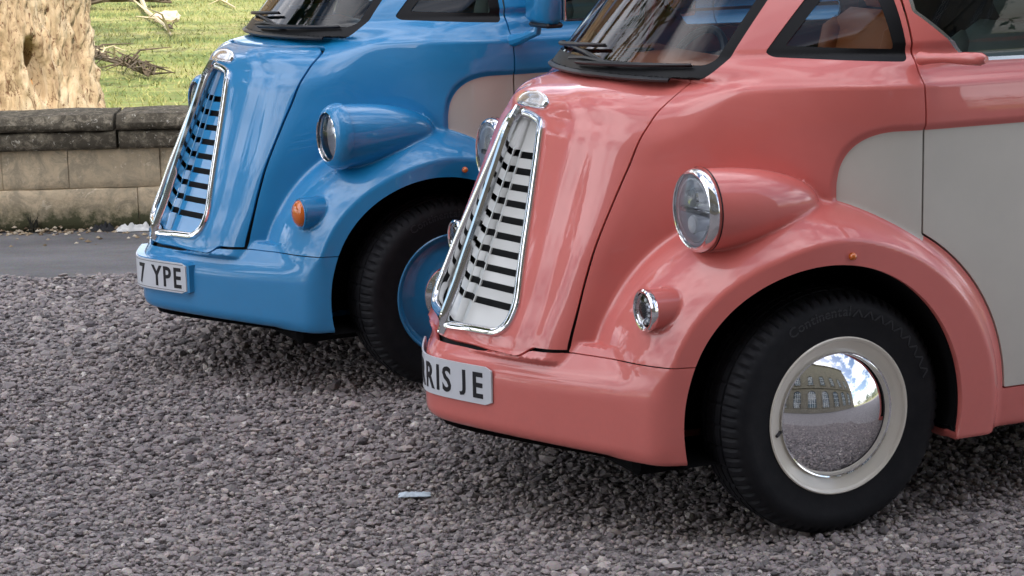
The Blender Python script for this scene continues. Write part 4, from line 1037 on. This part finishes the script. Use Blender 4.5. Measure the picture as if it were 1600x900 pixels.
# ---- fallen wood on the grass
def branch(name, pts, r, m, label, cat='branch', twigs=0, seed=1, tl=.4):
    rg = random.Random(seed); c = Vector(pts[0]); P = [Vector(p) - c for p in pts]; mb = MB(); mb.tube(P, [r * (1 - .7 * i / (len(P) - 1)) for i in range(len(P))], 6)
    for _ in range(twigs):
        i = rg.randrange(len(P) - 1); f = rg.random(); p = P[i].lerp(P[i + 1], f); a = rg.uniform(0, 6.3); d = Vector((math.cos(a), math.sin(a) * 1.2, rg.uniform(.05, .75))); l = rg.uniform(.3, 1) * tl
        q = p + d * l * .5 + Vector((0, 0, rg.uniform(-.02, .06))); e = p + d * l + Vector((rg.gauss(0, .08), rg.gauss(0, .08), -.06)); e.z = max(e.z, .0); mb.tube([p, q, e], [r * .45, r * .3, r * .1], 4)
        if rg.random() < .6: mb.tube([q, q + Vector((rg.gauss(0, .2), rg.gauss(0, .2), rg.uniform(0, .2))) * tl * 1.2], [r * .25, r * .08], 4)
    return tag(mb.build(name, m, loc=tuple(c)), label, cat)
branch('fallen_branch', [(-5.9, 34.5, .10), (-5.5, 32, .16), (-4.9, 29, .10), (-4.35, 27, .05), (-4.05, 25.6, .03)], .045, M_STICK, 'long pale dead branch lying on the field, pointing towards the drive', twigs=5, seed=2, tl=.7)
branch('fallen_branch', [(-6.4, 31.6, .05), (-5.9, 31.2, .14), (-5.4, 31.4, .12), (-5.0, 31.8, .05)], .05, M_TWIG, 'dark tangle of twigs at the top of the field near the old tree', twigs=60, seed=3, tl=.8)
branch('fallen_branch', [(-4.45, 22.4, .05), (-4.1, 21.4, .12), (-3.75, 20.9, .08), (-3.45, 20.3, .03)], .035, M_TWIG, 'low dark heap of twigs on the grass right of the old trunk', twigs=60, seed=4, tl=.30)
branch('fallen_branch', [(-4.6, 23.0, .05), (-4.3, 21.8, .14), (-3.9, 21.5, .06)], .028, M_STICK, 'short pale stick lying across the twig heap by the trunk', twigs=12, seed=5, tl=.3)
branch('fallen_branch', [(-5.2, 34, .05), (-4.4, 32.5, .06), (-3.9, 30.6, .03)], .035, M_STICK, 'thin pale stick at the top of the field beside the blue van', twigs=4, seed=6, tl=.5)
branch('fallen_branch', [(-4.30, 27.0, .03), (-4.18, 26.6, .03)], .03, M_TWIG, 'short dark broken stub lying alone in the middle of the field', twigs=3, seed=8, tl=.1)
def lump(name, loc, s, m, label, cat):
    import bmesh
    bm = bmesh.new(); bmesh.ops.create_icosphere(bm, subdivisions=3, radius=1)
    for v in bm.verts: v.co *= 1 + .35 * mnoise.noise(v.co * 1.7); v.co = Vector((v.co.x * s[0], v.co.y * s[1], v.co.z * s[2]))
    me = bpy.data.meshes.new(name); bm.to_mesh(me); bm.free(); me.materials.append(m); return tag(link(name, me, loc=loc), label, cat)
lump('log', (-4.52, 28.4, .05), (.19, .12, .09), mat('pale_broken_wood', (.62, .48, .36), .85), 'pale broken piece of wood on the field above the blue bonnet', 'log')
# ---- grass blades where the field is seen
def blades():
    n = 26000; rg = RNG; y = 12.6 + 24 * rg.random(n) ** .8; x = -.30 * y + rg.random(n) * (.30 * y - .9) - .2
    y2 = y; h = rg.uniform(.015, .05, n) * (1 + .5 * np.sin(x * 2.1) * np.sin(y * 1.7)); a = rg.uniform(0, np.pi, n); w_ = rg.uniform(.004, .010, n); lx, ly = rg.normal(0, .03, n), rg.normal(0, .03, n)
    V = np.stack([np.stack([x - np.cos(a) * w_, y2 - np.sin(a) * w_, 0 * x - .012], 1), np.stack([x + np.cos(a) * w_, y2 + np.sin(a) * w_, 0 * x - .012], 1), np.stack([x + lx, y2 + ly, h], 1)], 1).reshape(-1, 3)
    me = np_mesh('grass', V, np.arange(3 * n).reshape(n, 3), M_BLADE, smooth=False); t = np.clip(.35 + .2 * np.sin(x * .9 + y * .5) * np.sin(y * .75) + rg.normal(0, .15, n), 0, .8)
    at = me.attributes.new('tone', 'FLOAT', 'POINT'); at.data.foreach_set('value', np.repeat(t, 3).astype(np.float32)); tag(link('grass', me), kind='stuff')
blades()

# ---- the house behind the photographer, which throws the shade and shows in the hubcap
hs = empty('stone_house', (0, -3.2, 0)); tag(hs, 'large pale stone house with arched windows facing the vans', 'house')
HX0, HX1, HH = -9.5, 17.0, 16.0
MB().box(((HX0 + HX1) / 2, -4.5, HH / 2), (HX1 - HX0, 9.0, HH)).build('wall', M_HOUSE, hs)
MB().box(((HX0 + HX1) / 2, .09, .45), (HX1 - HX0 + .3, .18, .9), bev=.04).build('plinth', M_HOUSE, hs)
MB().box(((HX0 + HX1) / 2, .12, 5.6), (HX1 - HX0 + .2, .24, .28), bev=.04).build('string_course', M_HOUSE, hs)
MB().box(((HX0 + HX1) / 2, .20, HH - .25), (HX1 - HX0 + .5, .42, .5), bev=.06).build('cornice', M_HOUSE, hs)
for fl_, z0, hh2, ww in ((0, 1.1, 2.9, 1.7), (1, 6.3, 2.4, 1.3)):
    for cx in (-7.4, -4.4, -1.4, 1.7, 4.7, 7.7, 10.7, 13.7):
        a = np.linspace(0, math.pi, 13); arc = [(cx - ww / 2, z0)] + [(cx - ww / 2 * math.cos(t), z0 + hh2 + ww / 2 * math.sin(t)) for t in a] + [(cx + ww / 2, z0)]
        pane = MB().add([(x, .03, z) for x, z in arc], [list(range(len(arc)))]).build('window', M_WPANE, hs, smooth=False)
        fr_ = MB().sweep([(x, .04, z) for x, z in arc], [(0, 1, 0)] * len(arc), [(-.16, -.05), (-.16, .14), (.02, .14), (.02, -.05)], True); fix_normals(fr_.build('surround', M_HOUSE, pane, angle=30))
        for xx in (-.25, 0, .25): MB().box((cx + xx * ww, .06, z0 + hh2 / 2 + .2), (.06, .05, hh2 + .6)).build('mullion', M_WFRAME, pane)
        for zz in (.33, .66, 1.0): MB().box((cx, .065, z0 + hh2 * zz), (ww, .05, .05)).build('glazing_bar', M_WFRAME, pane)
